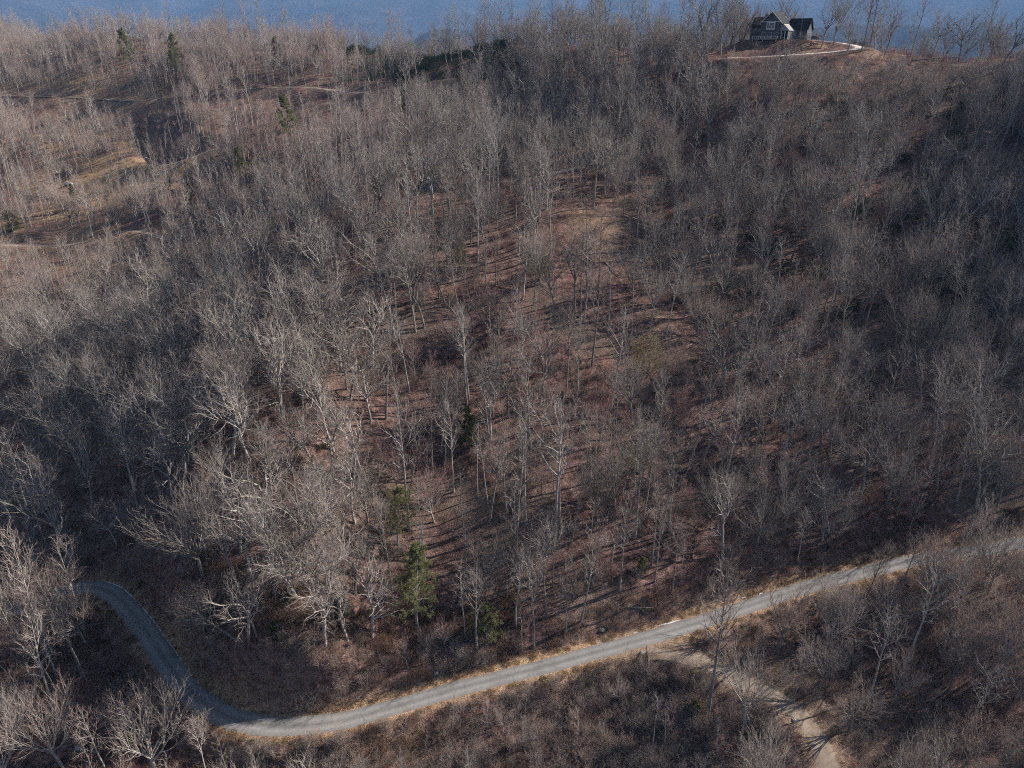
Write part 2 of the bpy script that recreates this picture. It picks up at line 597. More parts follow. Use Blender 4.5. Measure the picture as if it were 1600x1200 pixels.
gx = graded(-1500, -170, 190, 1500, 1.25)
gy = graded(-700, 78, 330, 1700, 1.25, 1.03, 18)
X, Y = np.meshgrid(gx, gy)
Z = height(X, Y)
nx, ny = len(gx), len(gy)
idx = np.arange(nx * ny).reshape(ny, nx)
quads = np.stack([idx[:-1, :-1], idx[:-1, 1:], idx[1:, 1:], idx[1:, :-1]], -1).reshape(-1, 4)
tm = np_mesh('terrain', np.stack([X.ravel(), Y.ravel(), Z.ravel()], 1), quads)
tm.polygons.foreach_set('use_smooth', [True] * len(tm.polygons))
tm.materials.append(M['ground'])
PXg, PYg, Dg = project(X.ravel(), Y.ravel(), Z.ravel())


def straw_at(x, y):
    """how grassy the ground is: the road verges, the hillside clearings, the lawn"""
    s = np.zeros(len(x))
    d, _ = near_line(x, y, ROAD)
    edge = 1.6 + 3.4 * fbm(x / 6, y / 6, 31, 3)
    s = np.maximum(s, (1 - sstep(edge - .8, edge + 1.4, d)) * .85)
    d2, _ = near_line(x, y, DRIVE)
    s = np.maximum(s, (1 - sstep(2.2, 4.0, d2)) * .6)
    px, py, dd = project(x, y, height(x, y))
    ok = dd > 1
    for (cx, cy, rx, ry, a) in [(520, 1170, 170, 40, .6), (160, 285, 160, 70, .95), (90, 385, 190, 60, .85), (60, 130, 190, 40, .7), (200, 150, 140, 30, .6), (40, 220, 140, 50, .6), (560, 270, 90, 30, .4), (920, 345, 90, 40, .35), (1250, 73, 50, 8, .6), (1385, 84, 60, 12, .3), (1240, 960, 90, 26, .5), (300, 380, 120, 40, .35)]:
        q = np.exp(-(((px - cx) / rx) ** 2 + ((py - cy) / ry) ** 2) * 1.2) * a
        s = np.maximum(s, np.where(ok, q * sstep(.3, .6, fbm(x / 12, y / 12, 77, 3)) * 1.3, 0))
    return np.clip(s, 0, 1)


sm = straw_at(X.ravel(), Y.ravel())
dm = np.zeros(nx * ny)
for L, hw in [(DRIVE, DRIVE_HW)] + list(TRACKS.values()):
    d, _ = near_line(X.ravel(), Y.ravel(), L)
    dm = np.maximum(dm, 1 - sstep(hw, hw + 1.6, d))
for nm, arr in (('straw_mask', sm), ('dirt_mask', dm * .7)):
    a = tm.attributes.new(nm, 'FLOAT', 'POINT')
    a.data.foreach_set('value', arr.astype(np.float32))
terrain = bpy.data.objects.new('terrain', tm)
COL.objects.link(terrain)
tag(terrain, 'steep wooded mountainside covered in brown leaf litter', None, None, 'structure')

# far ground and mountains, one polar sheet to the horizon
nr, na = 170, 560
rr = 900 * (26000 / 900) ** np.linspace(0, 1, nr)
aa = np.linspace(0, 2 * math.pi, na, endpoint=False)
R_, A_ = np.meshgrid(rr, aa, indexing='ij')
mx, my = (R_ * np.cos(A_)).ravel(), (R_ * np.sin(A_)).ravel()
wx = mx + 900 * (fbm(mx / 2600, my / 2600, 41, 3) - .5); wy = my + 900 * (fbm(mx / 2600, my / 2600, 51, 3) - .5)
rid = 1 - np.abs(2 * fbm(wx / 4200, wy / 4200, 61, 5) - 1) * 1.6
rid2 = 1 - np.abs(2 * fbm(wx / 1300, wy / 1300, 71, 4) - 1) * 1.5
Rr = np.hypot(mx, my)
mz = -90 + sstep(5500, 18000, Rr) * (1250 + 350 * rid) + sstep(1800, 5000, Rr) * (rid2 - .4) * 260 + (fbm(mx / 300, my / 300, 81, 3) - .5) * 70 + np.exp(-((Rr - 6500) / 1300) ** 2) * (40 + 170 * rid2)
print('MOUNTAIN TOP', mz.max())
mz = np.where(Rr < 1500, np.minimum(mz, -100), mz)
idm = np.arange(nr * na).reshape(nr, na)
q = np.stack([idm[:-1], np.roll(idm[:-1], -1, 1), np.roll(idm[1:], -1, 1), idm[1:]], -1).reshape(-1, 4)[:, ::-1]
mm = np_mesh('mountains', np.stack([mx, my, mz], 1), q)
mm.polygons.foreach_set('use_smooth', [True] * len(mm.polygons))
mm.materials.append(M['mountain'])
mo = bpy.data.objects.new('mountains', mm)
COL.objects.link(mo)
tag(mo, 'far blue wooded mountains behind the ridge', None, None, 'structure')


# ------------------------------------------------------------------ roads
def ribbon(name, L, hw, m, lift, cols=7, label=None, ragged=0.0, seed=0, crown=.04):
    T = np.gradient(L[:, :2], axis=0)
    T /= np.linalg.norm(T, axis=1)[:, None] + 1e-9
    Nn = np.stack([-T[:, 1], T[:, 0]], 1)
    n = len(L)
    u = np.linspace(-1, 1, cols)
    rag = 1 + ragged * (np.stack([vnoise(np.arange(n) * .35, np.full(n, 3.3 + k), seed + k) for k in (0, 1)], 1) - .5) * 2
    V = []
    for j, uu in enumerate(u):
        w = (hw * (1 + .22 * sstep(-20, -48, L[:, 0])) if name == 'road' else hw * (1 + 1.0 * np.exp(-np.arange(len(L)) / 5.0)) if name == 'driveway' else hw) * uu * (rag[:, 0] if uu < 0 else rag[:, 1])
        V.append(np.stack([L[:, 0] + Nn[:, 0] * w, L[:, 1] + Nn[:, 1] * w, L[:, 2] + lift + crown * (1 - uu * uu) - (.10 if abs(uu) == 1 else 0)], 1))
    V = np.stack(V, 1).reshape(-1, 3)
    ii = np.arange(n * cols).reshape(n, cols)
    q = np.stack([ii[:-1, :-1], ii[1:, :-1], ii[1:, 1:], ii[:-1, 1:]], -1).reshape(-1, 4)[:, ::-1]
    me = np_mesh(name, V, q)
    a = me.attributes.new('across', 'FLOAT', 'POINT')
    a.data.foreach_set('value', np.tile((u + 1) / 2, n).astype(np.float32))
    me.polygons.foreach_set('use_smooth', [True] * len(me.polygons))
    me.materials.append(m)
    o = bpy.data.objects.new(name, me)
    COL.objects.link(o)
    if label:
        tag(o, label, None, None, 'structure')
    return o


road = ribbon('road', ROAD, ROAD_HW, M['asphalt'], .05, 9, 'narrow grey asphalt lane curving round the foot of the wooded slope', .07, 5)
drive = ribbon('driveway', DRIVE[8:], DRIVE_HW, M['pale_gravel'], .045, 7, 'pale gravel driveway branching off the road downhill', .10, 9)
TL = {'track_hill': ('hillside_track', 'pale dirt track running across the far hillside', 'gravel'), 'track_left': ('clearing_track', 'faint dirt track through the thin trees of the sunny hillside', 'gravel'),
      'track_mid': ('ravine_track', 'short tan dirt track beside the dark ravine', 'gravel'), 'track_bench': ('bench_track', 'dirt track climbing behind the knoll clearing', 'gravel'),
      'house_drive': ('house_driveway', 'pale driveway leading along the ridge to the big house', 'concrete')}
for k, (L, hw) in TRACKS.items():
    ribbon(TL[k][0], L, hw, M[TL[k][2]], .10, 5, TL[k][1], .12, 13, .03)

# worn white line along the outer (uphill) edge of the bend
T = np.gradient(ROAD[:, :2], axis=0); T /= np.linalg.norm(T, axis=1)[:, None]
NR = np.stack([-T[:, 1], T[:, 0]], 1)
rpx, rpy, _ = project(ROAD[:, 0], ROAD[:, 1], ROAD[:, 2])
sel = np.where((rpx > 150) & (rpx < 365) & (rpy < 1120))[0]
i0, runs = sel[0], []
cur = [sel[0]]
for i in sel[1:]:
    cur.append(i)
    if len(cur) > 9 + int(vnoise(np.array([i * .4]), np.array([2.]), 2)[0] * 8):
        runs.append(cur); cur = []
for r_ in runs:
    r_ = [i for i in r_ if vnoise(np.array([i * .23]), np.array([7.]), 4)[0] > .18]
    if len(r_) < 4:
        continue
    l = ROAD[r_].copy()
    l[:, :2] += NR[r_] * (ROAD_HW * 1.2 - .25)
    o = ribbon('edge_line', l, .15, M['line_paint'], .085, 3, None, .5, 3, .0)
    o.parent = road


# ------------------------------------------------------------------ bare trees: skeletons -> tapered tubes
def tubes(lines, sides):
    """lines: list of (pts (n,3), radii (n)) with equal n -> V, quads, tris (tip closed to a point)"""
    if not lines:
        return np.zeros((0, 3)), np.zeros((0, 4), int), np.zeros((0, 3), int)
    Pt = np.stack([l[0] for l in lines]); Rd = np.stack([l[1] for l in lines])
    m, n = Pt.shape[:2]
    Tg = np.gradient(Pt, axis=1)
    Tg /= np.linalg.norm(Tg, axis=2, keepdims=True) + 1e-9
    ref = np.where(np.abs(Tg[..., 2:3]) > .9, np.array([1., 0, 0]), np.array([0, 0, 1.]))
    A = np.cross(Tg, ref); A /= np.linalg.norm(A, axis=2, keepdims=True) + 1e-9
    B = np.cross(Tg, A)
    ang = np.arange(sides) * 2 * math.pi / sides
    ring = Pt[:, :, None, :] + Rd[:, :, None, None] * (A[:, :, None, :] * np.cos(ang)[None, None, :, None] + B[:, :, None, :] * np.sin(ang)[None, None, :, None])
    V = ring[:, :-1].reshape(m, (n - 1) * sides, 3)
    V = np.concatenate([V, Pt[:, -1:]], 1)
    vp = (n - 1) * sides + 1
    q = []
    for i in range(n - 2):
        for j in range(sides):
            a = i * sides + j; b = i * sides + (j + 1) % sides
            q.append((a, b, b + sides, a + sides))
    t = [((n - 2) * sides + j, (n - 2) * sides + (j + 1) % sides, vp - 1) for j in range(sides)]
    off = (np.arange(m) * vp)[:, None, None]
    Q = (np.array(q, int).reshape(1, -1, 4) + off).reshape(-1, 4) if q else np.zeros((0, 4), int)
    Tt = (np.array(t, int)[None] + off).reshape(-1, 3)
    return V.reshape(-1, 3), Q, Tt


def join(parts):
    V, Q, T, o = [], [], [], 0
    for v, q, t in parts:
        V.append(v); Q.append(q + o); T.append(t + o); o += len(v)
    return np.concatenate(V), np.concatenate(Q), np.concatenate(T)


def unit(v):
    return v / (np.linalg.norm(v) + 1e-9)


def grow_line(rng, p, d, L, r0, r1, n, wob, trop):
    pts = [np.array(p, float)]
    d = unit(np.array(d, float))
    s = L / (n - 1)
    for i in range(n - 1):
        d = unit(d + rng.normal(0, wob, 3) + np.array([0, 0, trop]))
        pts.append(pts[-1] + d * s)
    t = np.linspace(0, 1, n)
    return np.array(pts), r0 + (r1 - r0) * t ** .8


def side_dir(rng, d, ang, az=None):
    d = unit(d)
    ref = np.array([0, 0, 1.]) if abs(d[2]) < .9 else np.array([1., 0, 0])
    a = unit(np.cross(d, ref)); b = np.cross(d, a)
    az = rng.uniform(0, 2 * math.pi) if az is None else az
    return unit(d * math.cos(ang) + (a * math.cos(az) + b * math.sin(az)) * math.sin(ang))


def pick(line, t):
    pts, rad = line
    f = t * (len(pts) - 1); i = min(int(f), len(pts) - 2); k = f - i
    return pts[i] * (1 - k) + pts[i + 1] * k, unit(pts[i + 1] - pts[i]), rad[i] * (1 - k) + rad[i + 1] * k


def kids(rng, parents, n, t0, t1, ang, ratio, rr, npts, wob, trop, floor=.004, taper=.2, lmin=.25):
    out = []
    for ln in parents:
        L = np.linalg.norm(np.diff(ln[0], axis=0), axis=1).sum()
        k = n if isinstance(n, int) else max(1, int(round(n * L)))
        az0 = rng.uniform(0, 6.28)
        for j in range(k):
            t = t0 + (t1 - t0) * (j + rng.uniform(0, 1)) / k
            p, d, r = pick(ln, min(t, .995))
            dd = side_dir(rng, d, rng.uniform(*ang), az0 + j * 2.4 + rng.normal(0, .4))
            l = max(lmin, L * rng.uniform(*ratio) * (1.15 - .55 * t))
            r0 = max(floor, min(r * rr, r))
            out.append(grow_line(rng, p, dd, l, r0, max(r0 * taper, .002), npts, wob, trop))
    return out


def make_tree(kind, seed):
    rng = np.random.default_rng(seed)
    tw = 1.0
    if kind == 'poplar':
        H = rng.uniform(25, 28)
        trunk = grow_line(rng, (0, 0, -.8), (0, 0, 1), H * .98, .30, .03, 14, .022, .05)
        l1 = []
        nl = 17
        for j in range(nl):
            t = .46 + .52 * (j + rng.uniform(0, .9)) / nl
            p, d, r = pick(trunk, t)
            u = (t - .46) / .54
            L = (1.5 + 4.6 * math.sin(math.pi * min(1, u * .85 + .18))) * rng.uniform(.65, 1.2)
            dd = side_dir(rng, np.array([0, 0, 1.]), rng.uniform(.45, .95) * (1.1 - .35 * u), j * 2.4 + rng.normal(0, .3))
            l1.append(grow_line(rng, p, dd, L, min(.14, r * .7), .035, 7, .13, .10))
        l2 = kids(rng, l1, 1.25, .22, 1, (.4, .85), (.4, .7), .75, 5, .14, .07, .036)
        l3 = kids(rng, l2, 3, .2, 1, (.4, .9), (.4, .7), .6, 4, .13, .05, .017)
        l4 = kids(rng, l3, 2, .2, 1, (.35, .85), (.5, .85), .7, 3, .12, .05, .009)
    elif kind == 'oak':
        H = rng.uniform(19, 21)
        hb = H * rng.uniform(.36, .46)
        trunk = grow_line(rng, (0, 0, -.8), (rng.normal(0, .05), rng.normal(0, .05), 1), hb + .8, .36, .22, 9, .05, .03)
        top = trunk[0][-1]
        l1 = []
        ns = rng.integers(4, 6)
        for j in range(ns):
            dd = side_dir(rng, np.array([0, 0, 1.]), rng.uniform(.25, .75), j * 6.28 / ns + rng.normal(0, .3))
            l1.append(grow_line(rng, top - np.array([0, 0, rng.uniform(0, .8)]), dd, H * rng.uniform(.5, .62), .20, .05, 10, .17, .09))
        for j in range(4):
            p, d, r = pick(trunk, rng.uniform(.6, .97))
            dd = side_dir(rng, np.array([0, 0, 1.]), rng.uniform(.95, 1.35))
            l1.append(grow_line(rng, p, dd, H * rng.uniform(.22, .36), .13, .03, 10, .16, .05))
        l2 = kids(rng, l1, 1.0, .2, 1, (.45, .95), (.35, .6), .7, 6, .2, .08, .05)
        l3 = kids(rng, l2, 4, .2, 1, (.5, 1.0), (.4, .65), .55, 4, .2, .05, .022)
        l4 = kids(rng, l3, 2, .2, 1, (.45, 1.0), (.45, .8), .7, 3, .16, .03, .010)
    elif kind == 'maple':
        H = rng.uniform(17, 19)
        hb = H * rng.uniform(.22, .32)
        trunk = grow_line(rng, (0, 0, -.8), (rng.normal(0, .04), rng.normal(0, .04), 1), hb + .8, .30, .21, 8, .03, .03)
        top = trunk[0][-1]
        l1 = []
        ns = 9
        for j in range(ns):
            dd = side_dir(rng, np.array([0, 0, 1.]), (.12 if j == 0 else rng.uniform(.25, .95)), j * 2.4 + rng.normal(0, .25))
            l1.append(grow_line(rng, top - np.array([0, 0, rng.uniform(0, 1.5)]), dd, H * rng.uniform(.52, .68), .135, .03, 9, .07, .075))
        l2 = kids(rng, l1, 1.2, .16, 1, (.3, .65), (.35, .6), .65, 6, .10, .07, .038)
        l3 = kids(rng, l2, 5, .15, 1, (.3, .65), (.4, .6), .6, 4, .11, .06, .019)
        l4 = kids(rng, l3, 2, .15, 1, (.3, .65), (.5, .85), .75, 3, .10, .05, .0105)
    elif kind == 'pole':
        H = rng.uniform(18, 21)
        trunk = grow_line(rng, (0, 0, -.6), (0, 0, 1), H, .16, .03, 12, .035, .05)
        l1 = []
        nl = 11
        for j in range(nl):
            t = .5 + .47 * (j + rng.uniform(0, .9)) / nl
            p, d, r = pick(trunk, t)
            dd = side_dir(rng, np.array([0, 0, 1.]), rng.uniform(.45, .9), j * 2.4 + rng.normal(0, .3))
            l1.append(grow_line(rng, p, dd, rng.uniform(1.4, 3.0) * (1.25 - .6 * (t - .5) / .5), min(.06, r * .65), .018, 6, .10, .10))
        l2 = kids(rng, l1, 1.6, .2, 1, (.4, .85), (.4, .65), .6, 4, .11, .07, .026)
        l3 = kids(rng, l2, 3, .2, 1, (.35, .8), (.5, .75), .7, 3, .11, .05, .015)
        l4 = kids(rng, l3, 2, .15, 1, (.35, .8), (.5, .85), .8, 3, .10, .04, .009)
    elif kind == 'small':
        H = rng.uniform(9.5, 11.5)
        trunk = grow_line(rng, (0, 0, -.5), (rng.normal(0, .05), rng.normal(0, .05), 1), H, .09, .015, 10, .05, .05)
        l1 = []
        nl = 17
        for j in range(nl):
            t = .26 + .7 * (j + rng.uniform(0, .9)) / nl
            p, d, r = pick(trunk, t)
            dd = side_dir(rng, np.array([0, 0, 1.]), rng.uniform(.45, 1.0), j * 2.4 + rng.normal(0, .3))
            l1.append(grow_line(rng, p, dd, rng.uniform(2.3, 3.8) * (1.15 - .5 * t), min(.036, r * .6), .010, 6, .09, .09))
        l2 = kids(rng, l1, 2.2, .18, 1, (.35, .8), (.35, .6), .6, 4, .10, .06, .018)
        l3 = kids(rng, l2, 4, .15, 1, (.35, .75), (.5, .8), .7, 3, .10, .05, .014)
        l4 = kids(rng, l3, 2, .15, 1, (.35, .75), (.5, .9), .8, 3, .10, .04, .011, lmin=.2)
    trunk_parts = join([tubes([trunk], 9), tubes(l1, 5), tubes(l2, 4)])
    crown_parts = join([tubes(l3, 3), tubes(l4, 3)])
    return trunk_parts, crown_parts, join([tubes(l3, 3), tubes(l4[::3], 3)]), H


FORMS = {}      # kind -> list of dict(trunk mesh, crown mesh, joined mesh, height)
PROTO = bpy.data.collections.new('forest_forms')     # never linked to the scene: only sources for the far forest
TREEMATS = {'poplar': ('bark_grey', 'twig_grey'), 'oak': ('bark_pale', 'twig_pale'), 'maple': ('bark_pale', 'twig_pale'),
            'pole': ('bark_pale', 'twig_pink'), 'small': ('bark_grey', 'twig_grey'), 'maple_pink': ('bark_grey', 'twig_pink'), 'small_red': ('bark_grey', 'twig_red'),
            'oak_grey': ('bark_grey', 'twig_grey'), 'maple_grey': ('bark_grey', 'twig_grey'), 'poplar_pale': ('bark_pale', 'twig_pink'), 'pole_grey': ('bark_grey', 'twig_grey'), 'maple_red': ('bark_grey', 'twig_red')}
PIDX = {}
proto_n = 0


def finish(me, mats, nq=None):
    for q in mats:
        me.materials.append(q)
    me.polygons.foreach_set('use_smooth', [True] * len(me.polygons))
    return me


def add_forms(shape, kinds, seeds):
    global proto_n
    for sd in seeds:
        tp, cp, fp, H = make_tree(shape, sd)
        jv, jq, jt = join([tp, fp])
        for kd in kinds:
            b, t = M[TREEMATS[kd][0]], M[TREEMATS[kd][1]]
            tme = finish(np_mesh('trunk', *tp), [b])
            cme = finish(np_mesh('crown', *cp), [t])
            jme = np_mesh('bare_tree', jv, jq, jt)
            finish(jme, [b, t])
            n1, n2 = len(tp[1]), len(fp[1]); m1, m2 = len(tp[2]), len(fp[2])
            jme.polygons.foreach_set('material_index', np.array([0] * n1 + [1] * n2 + [0] * m1 + [1] * m2, np.int32))
            o = bpy.data.objects.new('form_%03d' % proto_n, jme)
            PROTO.objects.link(o)
            FORMS.setdefault(kd, []).append(dict(trunk=tme, crown=cme, idx=proto_n, H=H))
            proto_n += 1


add_forms('poplar', ['poplar', 'poplar_pale'], [11, 12, 13, 14])
add_forms('oak', ['oak', 'oak_grey'], [21, 22, 23, 24])
add_forms('maple', ['maple', 'maple_pink', 'maple_grey', 'maple_red'], [31, 32, 33, 34])
add_forms('pole', ['pole', 'pole_grey'], [41, 42, 43, 44])
add_forms('small', ['small', 'small_red'], [51, 52, 53, 54])

# ------------------------------------------------------------------ where the trees stand
TREES = []      # (x, y, z, kind, form, scale, rotz, lean, hero)


def region_kind(px, py, y, rng):
    u = rng.random()
    if py > 860 and px < 330:                                   # left of the road bend
        return ('poplar_pale' if u < .36 else 'maple_pink' if u < .62 else 'pole' if u < .80 else 'maple' if u < .9 else 'small_red')
    if y > 255 and px < 640:                                    # sunny hillside across the valley
        return ('pole' if u < .78 else 'maple_pink' if u < .88 else 'poplar_pale' if u < .93 else 'oak' if u < .95 else 'small_red')
    if px < 600 and py > 430:                                   # shaded flank of the spur
        return ('oak' if u < .55 else 'oak_grey' if u < .72 else 'poplar' if u < .84 else 'maple' if u < .92 else 'small_red')
    if py > 900 and px > 1120:                                  # below the road on the right
        return ('maple_pink' if u < .36 else 'maple' if u < .56 else 'maple_grey' if u < .76 else 'poplar' if u < .88 else 'small' if u < .95 else 'small_red')
    if 560 < px < 1080 and py > 520:                            # open woods above the road
        return ('poplar' if u < .34 else 'pole_grey' if u < .54 else 'small_red' if u < .74 else 'maple_red' if u < .86 else 'oak_grey' if u < .94 else 'maple_grey')
    if px >= 1000:                                              # shaded slope under the ridge
        return ('maple_grey' if u < .3 else 'pole_grey' if u < .4 else 'poplar' if u < .62 else 'oak_grey' if u < .82 else 'small' if u < .88 else 'maple_red' if u < .94 else 'maple_pink')
    return ('poplar' if u < .32 else 'oak_grey' if u < .56 else 'maple_grey' if u < .76 else 'oak' if u < .84 else 'small_red' if u < .92 else 'pole')


def density(px, py, y):
    """stems per square metre"""
    d = .022
    if y > 255 and px < 640:
        d = .036
    if px < 600 and 430 < py < 800 and y < 255:
        d = .018
    if 560 < px < 1060 and 640 < py < 1010:
        d = .024
    if py > 900 and px > 1120:
        d = .024
    if py > 870 and px < 330:
        d = .023
    if 400 < px < 620 and 860 < py < 1000:
        d = .05
    if px > 1000 and py < 560:
        d = .023
    return d


CLEAR = [  # world-space openings: centre from the photo point on the ground, radii in metres
    (920, 350, 10, 8), (885, 268, 7, 5), (165, 290, 24, 22), (80, 280, 14, 14), (1262, 72, 16, 7), (1210, 60, 14, 8), (1200, 80, 17, 10), (1385, 88, 22, 8), (250, 242, 10, 12),
    (60, 385, 16, 18), (760, 870, 6, 6), (560, 1165, 9, 5), (690, 300, 8, 7), (60, 160, 40, 20), (1200, 970, 7, 5), (480, 1160, 9, 6), (880, 1120, 5, 4), (456, 246, 8, 12), (395, 300, 9, 12), (622, 862, 5, 6), (650, 992, 4, 5), (278, 138, 9, 15), (206, 124, 8, 15), (121, 330, 6, 9), (303, 342, 6, 9)]
CLEAR_W = [(*ground_at(a, b)[:2], c, d) for a, b, c, d in CLEAR]

cell = 4.1
cand = []
rng = np.random.default_rng(99)
xs = np.arange(-560, 330, cell); ys_ = np.arange(74, 860, cell)
CX, CY = np.meshgrid(xs, ys_)
CX = CX.ravel() + rng.uniform(-.48, .48, CX.size) * cell
CY = CY.ravel() + rng.uniform(-.48, .48, CY.size) * cell
CZ = height(CX, CY)
PX_, PY_, DD_ = project(CX, CY, CZ)
dr, _ = near_line(CX, CY, ROAD)
dd_, _ = near_line(CX, CY, DRIVE)
dt = np.full(CX.size, 1e9)
for L, hw in TRACKS.values():
    d0, _ = near_line(CX, CY, L); dt = np.minimum(dt, d0)
patch = fbm(CX / 17, CY / 17, 123, 3)
gap = fbm(CX / 45, CY / 45, 321, 2)
dtf = np.full(CX.size, 1e9)                                       # the downhill side of the tracks is kept open in places
for nm_, (L, hw) in TRACKS.items():
    if nm_ == 'track_bench':
        continue
    for sh in ((6, 14, 22, 30, 38, 46) if nm_ == 'track_hill' else (6, 14)):
        dtf = np.minimum(dtf, near_line(CX, CY + sh, L)[0])
for i in range(CX.size):
    x, y, z, px, py = CX[i], CY[i], CZ[i], PX_[i], PY_[i]
    right = x > 0 and px > 1640 and x < 300 and y < 420          # off-frame on the sun side: they throw their shadows in
    if not (-90 < px < 1660 and -60 < py < 1330) and not right:
        continue
    if y > 470 and px > 1000:
        continue
    if px > 1235 and y > 322 and rng.random() < .72:
        continue
    if 540 < px < 810 and 62 < py < 128 and rng.random() < .55:
        continue
    if dtf[i] < 9 and gap[i] > .40:
        continue
    low_only = (840 < px < 990 and 350 < py < 440)
    if low_only and rng.random() < .55:
        continue
    if dr[i] < 5.0 or dd_[i] < 5.0 or dt[i] < 3.2:
        continue
    if any(((x - a) / c) ** 2 + ((y - b) / d) ** 2 < 1 for a, b, c, d in CLEAR_W):
        continue
    den = density(px, py, y) * (.45 + 1.1 * patch[i]) * cell * cell
    if right:
        den *= .45 if y < 150 else .8
    if rng.random() > den:
        continue
    kd = region_kind(px, py, y, rng)
    sc = rng.uniform(.68, 1.22)
    if py > 1020 and 330 < px < 1120 and dr[i] < 60:              # thin young growth below the road
        kd = str(rng.choice(['pole', 'small', 'pole_grey', 'small', 'small_red', 'maple_pink'])); sc = rng.uniform(.4, .72) if kd.startswith('pole') else rng.uniform(.3, .5) if kd == 'maple_pink' else rng.uniform(.55, 1.0)
    if kd in ('maple_pink', 'maple_grey') and py > 900 and px > 1120:
        sc = rng.uniform(.75, 1.15)
    if 1090 < px < 1640 and y < 330 and 60 < py < 330:            # crowns on the bank end below the ridge drive
        hmax = (py - 95) / 3.4
        if hmax < 3:
            continue
        if hmax < 9:
            kd = 'small'
        sc = min(sc, hmax / FORMS[kd][0]['H'] * rng.uniform(.75, 1.05))
    if low_only:
        kd = ('small' if rng.random() < .7 else 'small_red'); sc = rng.uniform(.4, .75)
    if kd == 'maple_red':
        sc = rng.uniform(.5, .85)
    if dr[i] < 9 and not kd.startswith('small') and y < 170:
        sc *= .8
    TREES.append([x, y, z, kd, int(rng.integers(0, 4)), sc, rng.uniform(0, 6.28), (rng.normal(0, .06), rng.normal(0, .06)), None])

# trees that can be told apart in the photograph: base point, top row of the crown, form
HERO = [
    (318, 905, 738, 'maple', 0, 1.25, (0, 0), 'large pale fan-shaped bare tree standing alone above the dark road bend'),
    (246, 1215, 1062, 'maple', 1, 1.3, (0, 0), 'big whitish dense-crowned bare tree below the road bend at the bottom edge'),
    (368, 1003, 930, 'oak', 1, .9, (-.75, .1), 'small white-trunked tree leaning far over above the road bend'),
    (118, 880, 735, 'oak', 0, 1.15, (-.12, 0), 'white crooked-limbed tree over the dark hollow near the left edge'),
    (1106, 1118, 892, 'poplar', 1, 1.0, (.02, 0), 'tall dark twin-stemmed tree standing beside the driveway'),
    (1240, 1100, 960, 'small', 0, 1.2, (0, 0), 'thin dark forked tree at the outer edge of the driveway'),
    (702, 330, 160, 'maple_grey', 2, 1.25, (0, 0), 'tall dark-trunked tree with wide pale crown in front of the hidden cottage'),
    (860, 400, 235, 'poplar', 0, 1.0, (0, 0), 'dark-stemmed tall tree at the left side of the knoll clearing'),
    (1325, 80, -20, 'poplar', 2, .9, (.12, 0), 'tall leaning bare tree on the lawn bank below the ridge house'),
    (1382, 86, 8, 'oak_grey', 0, .8, (.04, 0), 'dark crooked forked tree standing alone on the ridge against blue hills'),
    (1282, 76, 0, 'oak_grey', 1, .9, (.05, 0), 'slim dark tree right beside the lawn of the ridge house'),
    (1248, 72, 0, 'pole', 1, .9, (.03, 0), 'thin pole tree in front of the porch of the ridge house'),
    (1455, 92, 5, 'oak_grey', 2, .85, (.25, 0), 'bare ridge tree leaning to the right behind the fallen trunk'),
    (1500, 96, 8, 'maple_grey', 0, .85, (.3, 0), 'multi-stemmed ridge tree bent to the right at the skyline'),
    (1560, 110, 0, 'oak_grey', 1, 1.0, (.32, 0), 'dark leaning tree on the ridge near the right edge'),
    (1146, 84, -25, 'poplar', 1, 1, (0, 0), 'tall bare tree rising just left of the ridge house'),
    (1126, 86, -30, 'maple_grey', 1, 1, (-.03, 0), 'broad bare tree on the ridge, second left of the house'),
    (1100, 92, -20, 'oak_grey', 3, 1, (0, 0), 'dark limbed tree on the ridge, third left of the house'),
    (1302, 72, -15, 'maple_grey', 3, 1, (.1, 0), 'spreading bare tree behind the pale loop of the ridge driveway'),
    (1345, 82, -30, 'poplar', 3, 1, (.1, 0), 'tall thin tree next to the leaning pair on the ridge bank'),
    (806, 862, 620, 'poplar', 0, 1.05, (0, 0), 'tall straight tree in the open red-brown wood above the road'),
    (822, 818, 590, 'poplar', 2, 1.05, (0, 0), 'tall straight tree just behind another in the open red-brown wood'),
    (866, 848, 600, 'poplar', 1, 1.0, (0, 0), 'straight pale-stemmed tree among the open group above the road'),
    (640, 830, 620, 'poplar', 2, .95, (0, 0), 'pale straight trunk beside the rounded green pine'),
    (508, 1010, 870, 'oak', 2, .8, (-.1, 0), 'white dead-looking tree with side limbs above the dark bank'),
    (560, 905, 760, 'oak', 0, .8, (-.15, 0), 'pale tree with bent trunk left of the two green pines'),
    (770, 915, 840, 'maple', 2, .55, (-.1, 0), 'small white-limbed tree by the fallen logs above the road'),
    (138, 1012, 905, 'maple_pink', 1, .8, (-.05, 0), 'rounded brownish tree at the inner side of the shaded road bend'),
    (92, 985, 872, 'maple_pink', 2, 1.0, (-.05, 0), 'brownish fan-shaped tree hiding where the road leaves at the bend'),
    (40, 1010, 880, 'maple', 3, 1.0, (-.05, 0), 'pale rounded tree at the left edge below the dark hollow'),
    (1490, 745, 560, 'poplar', 0, 1.0, (.02, 0), 'dark tall trunk on the shaded slope near the right edge'),
]
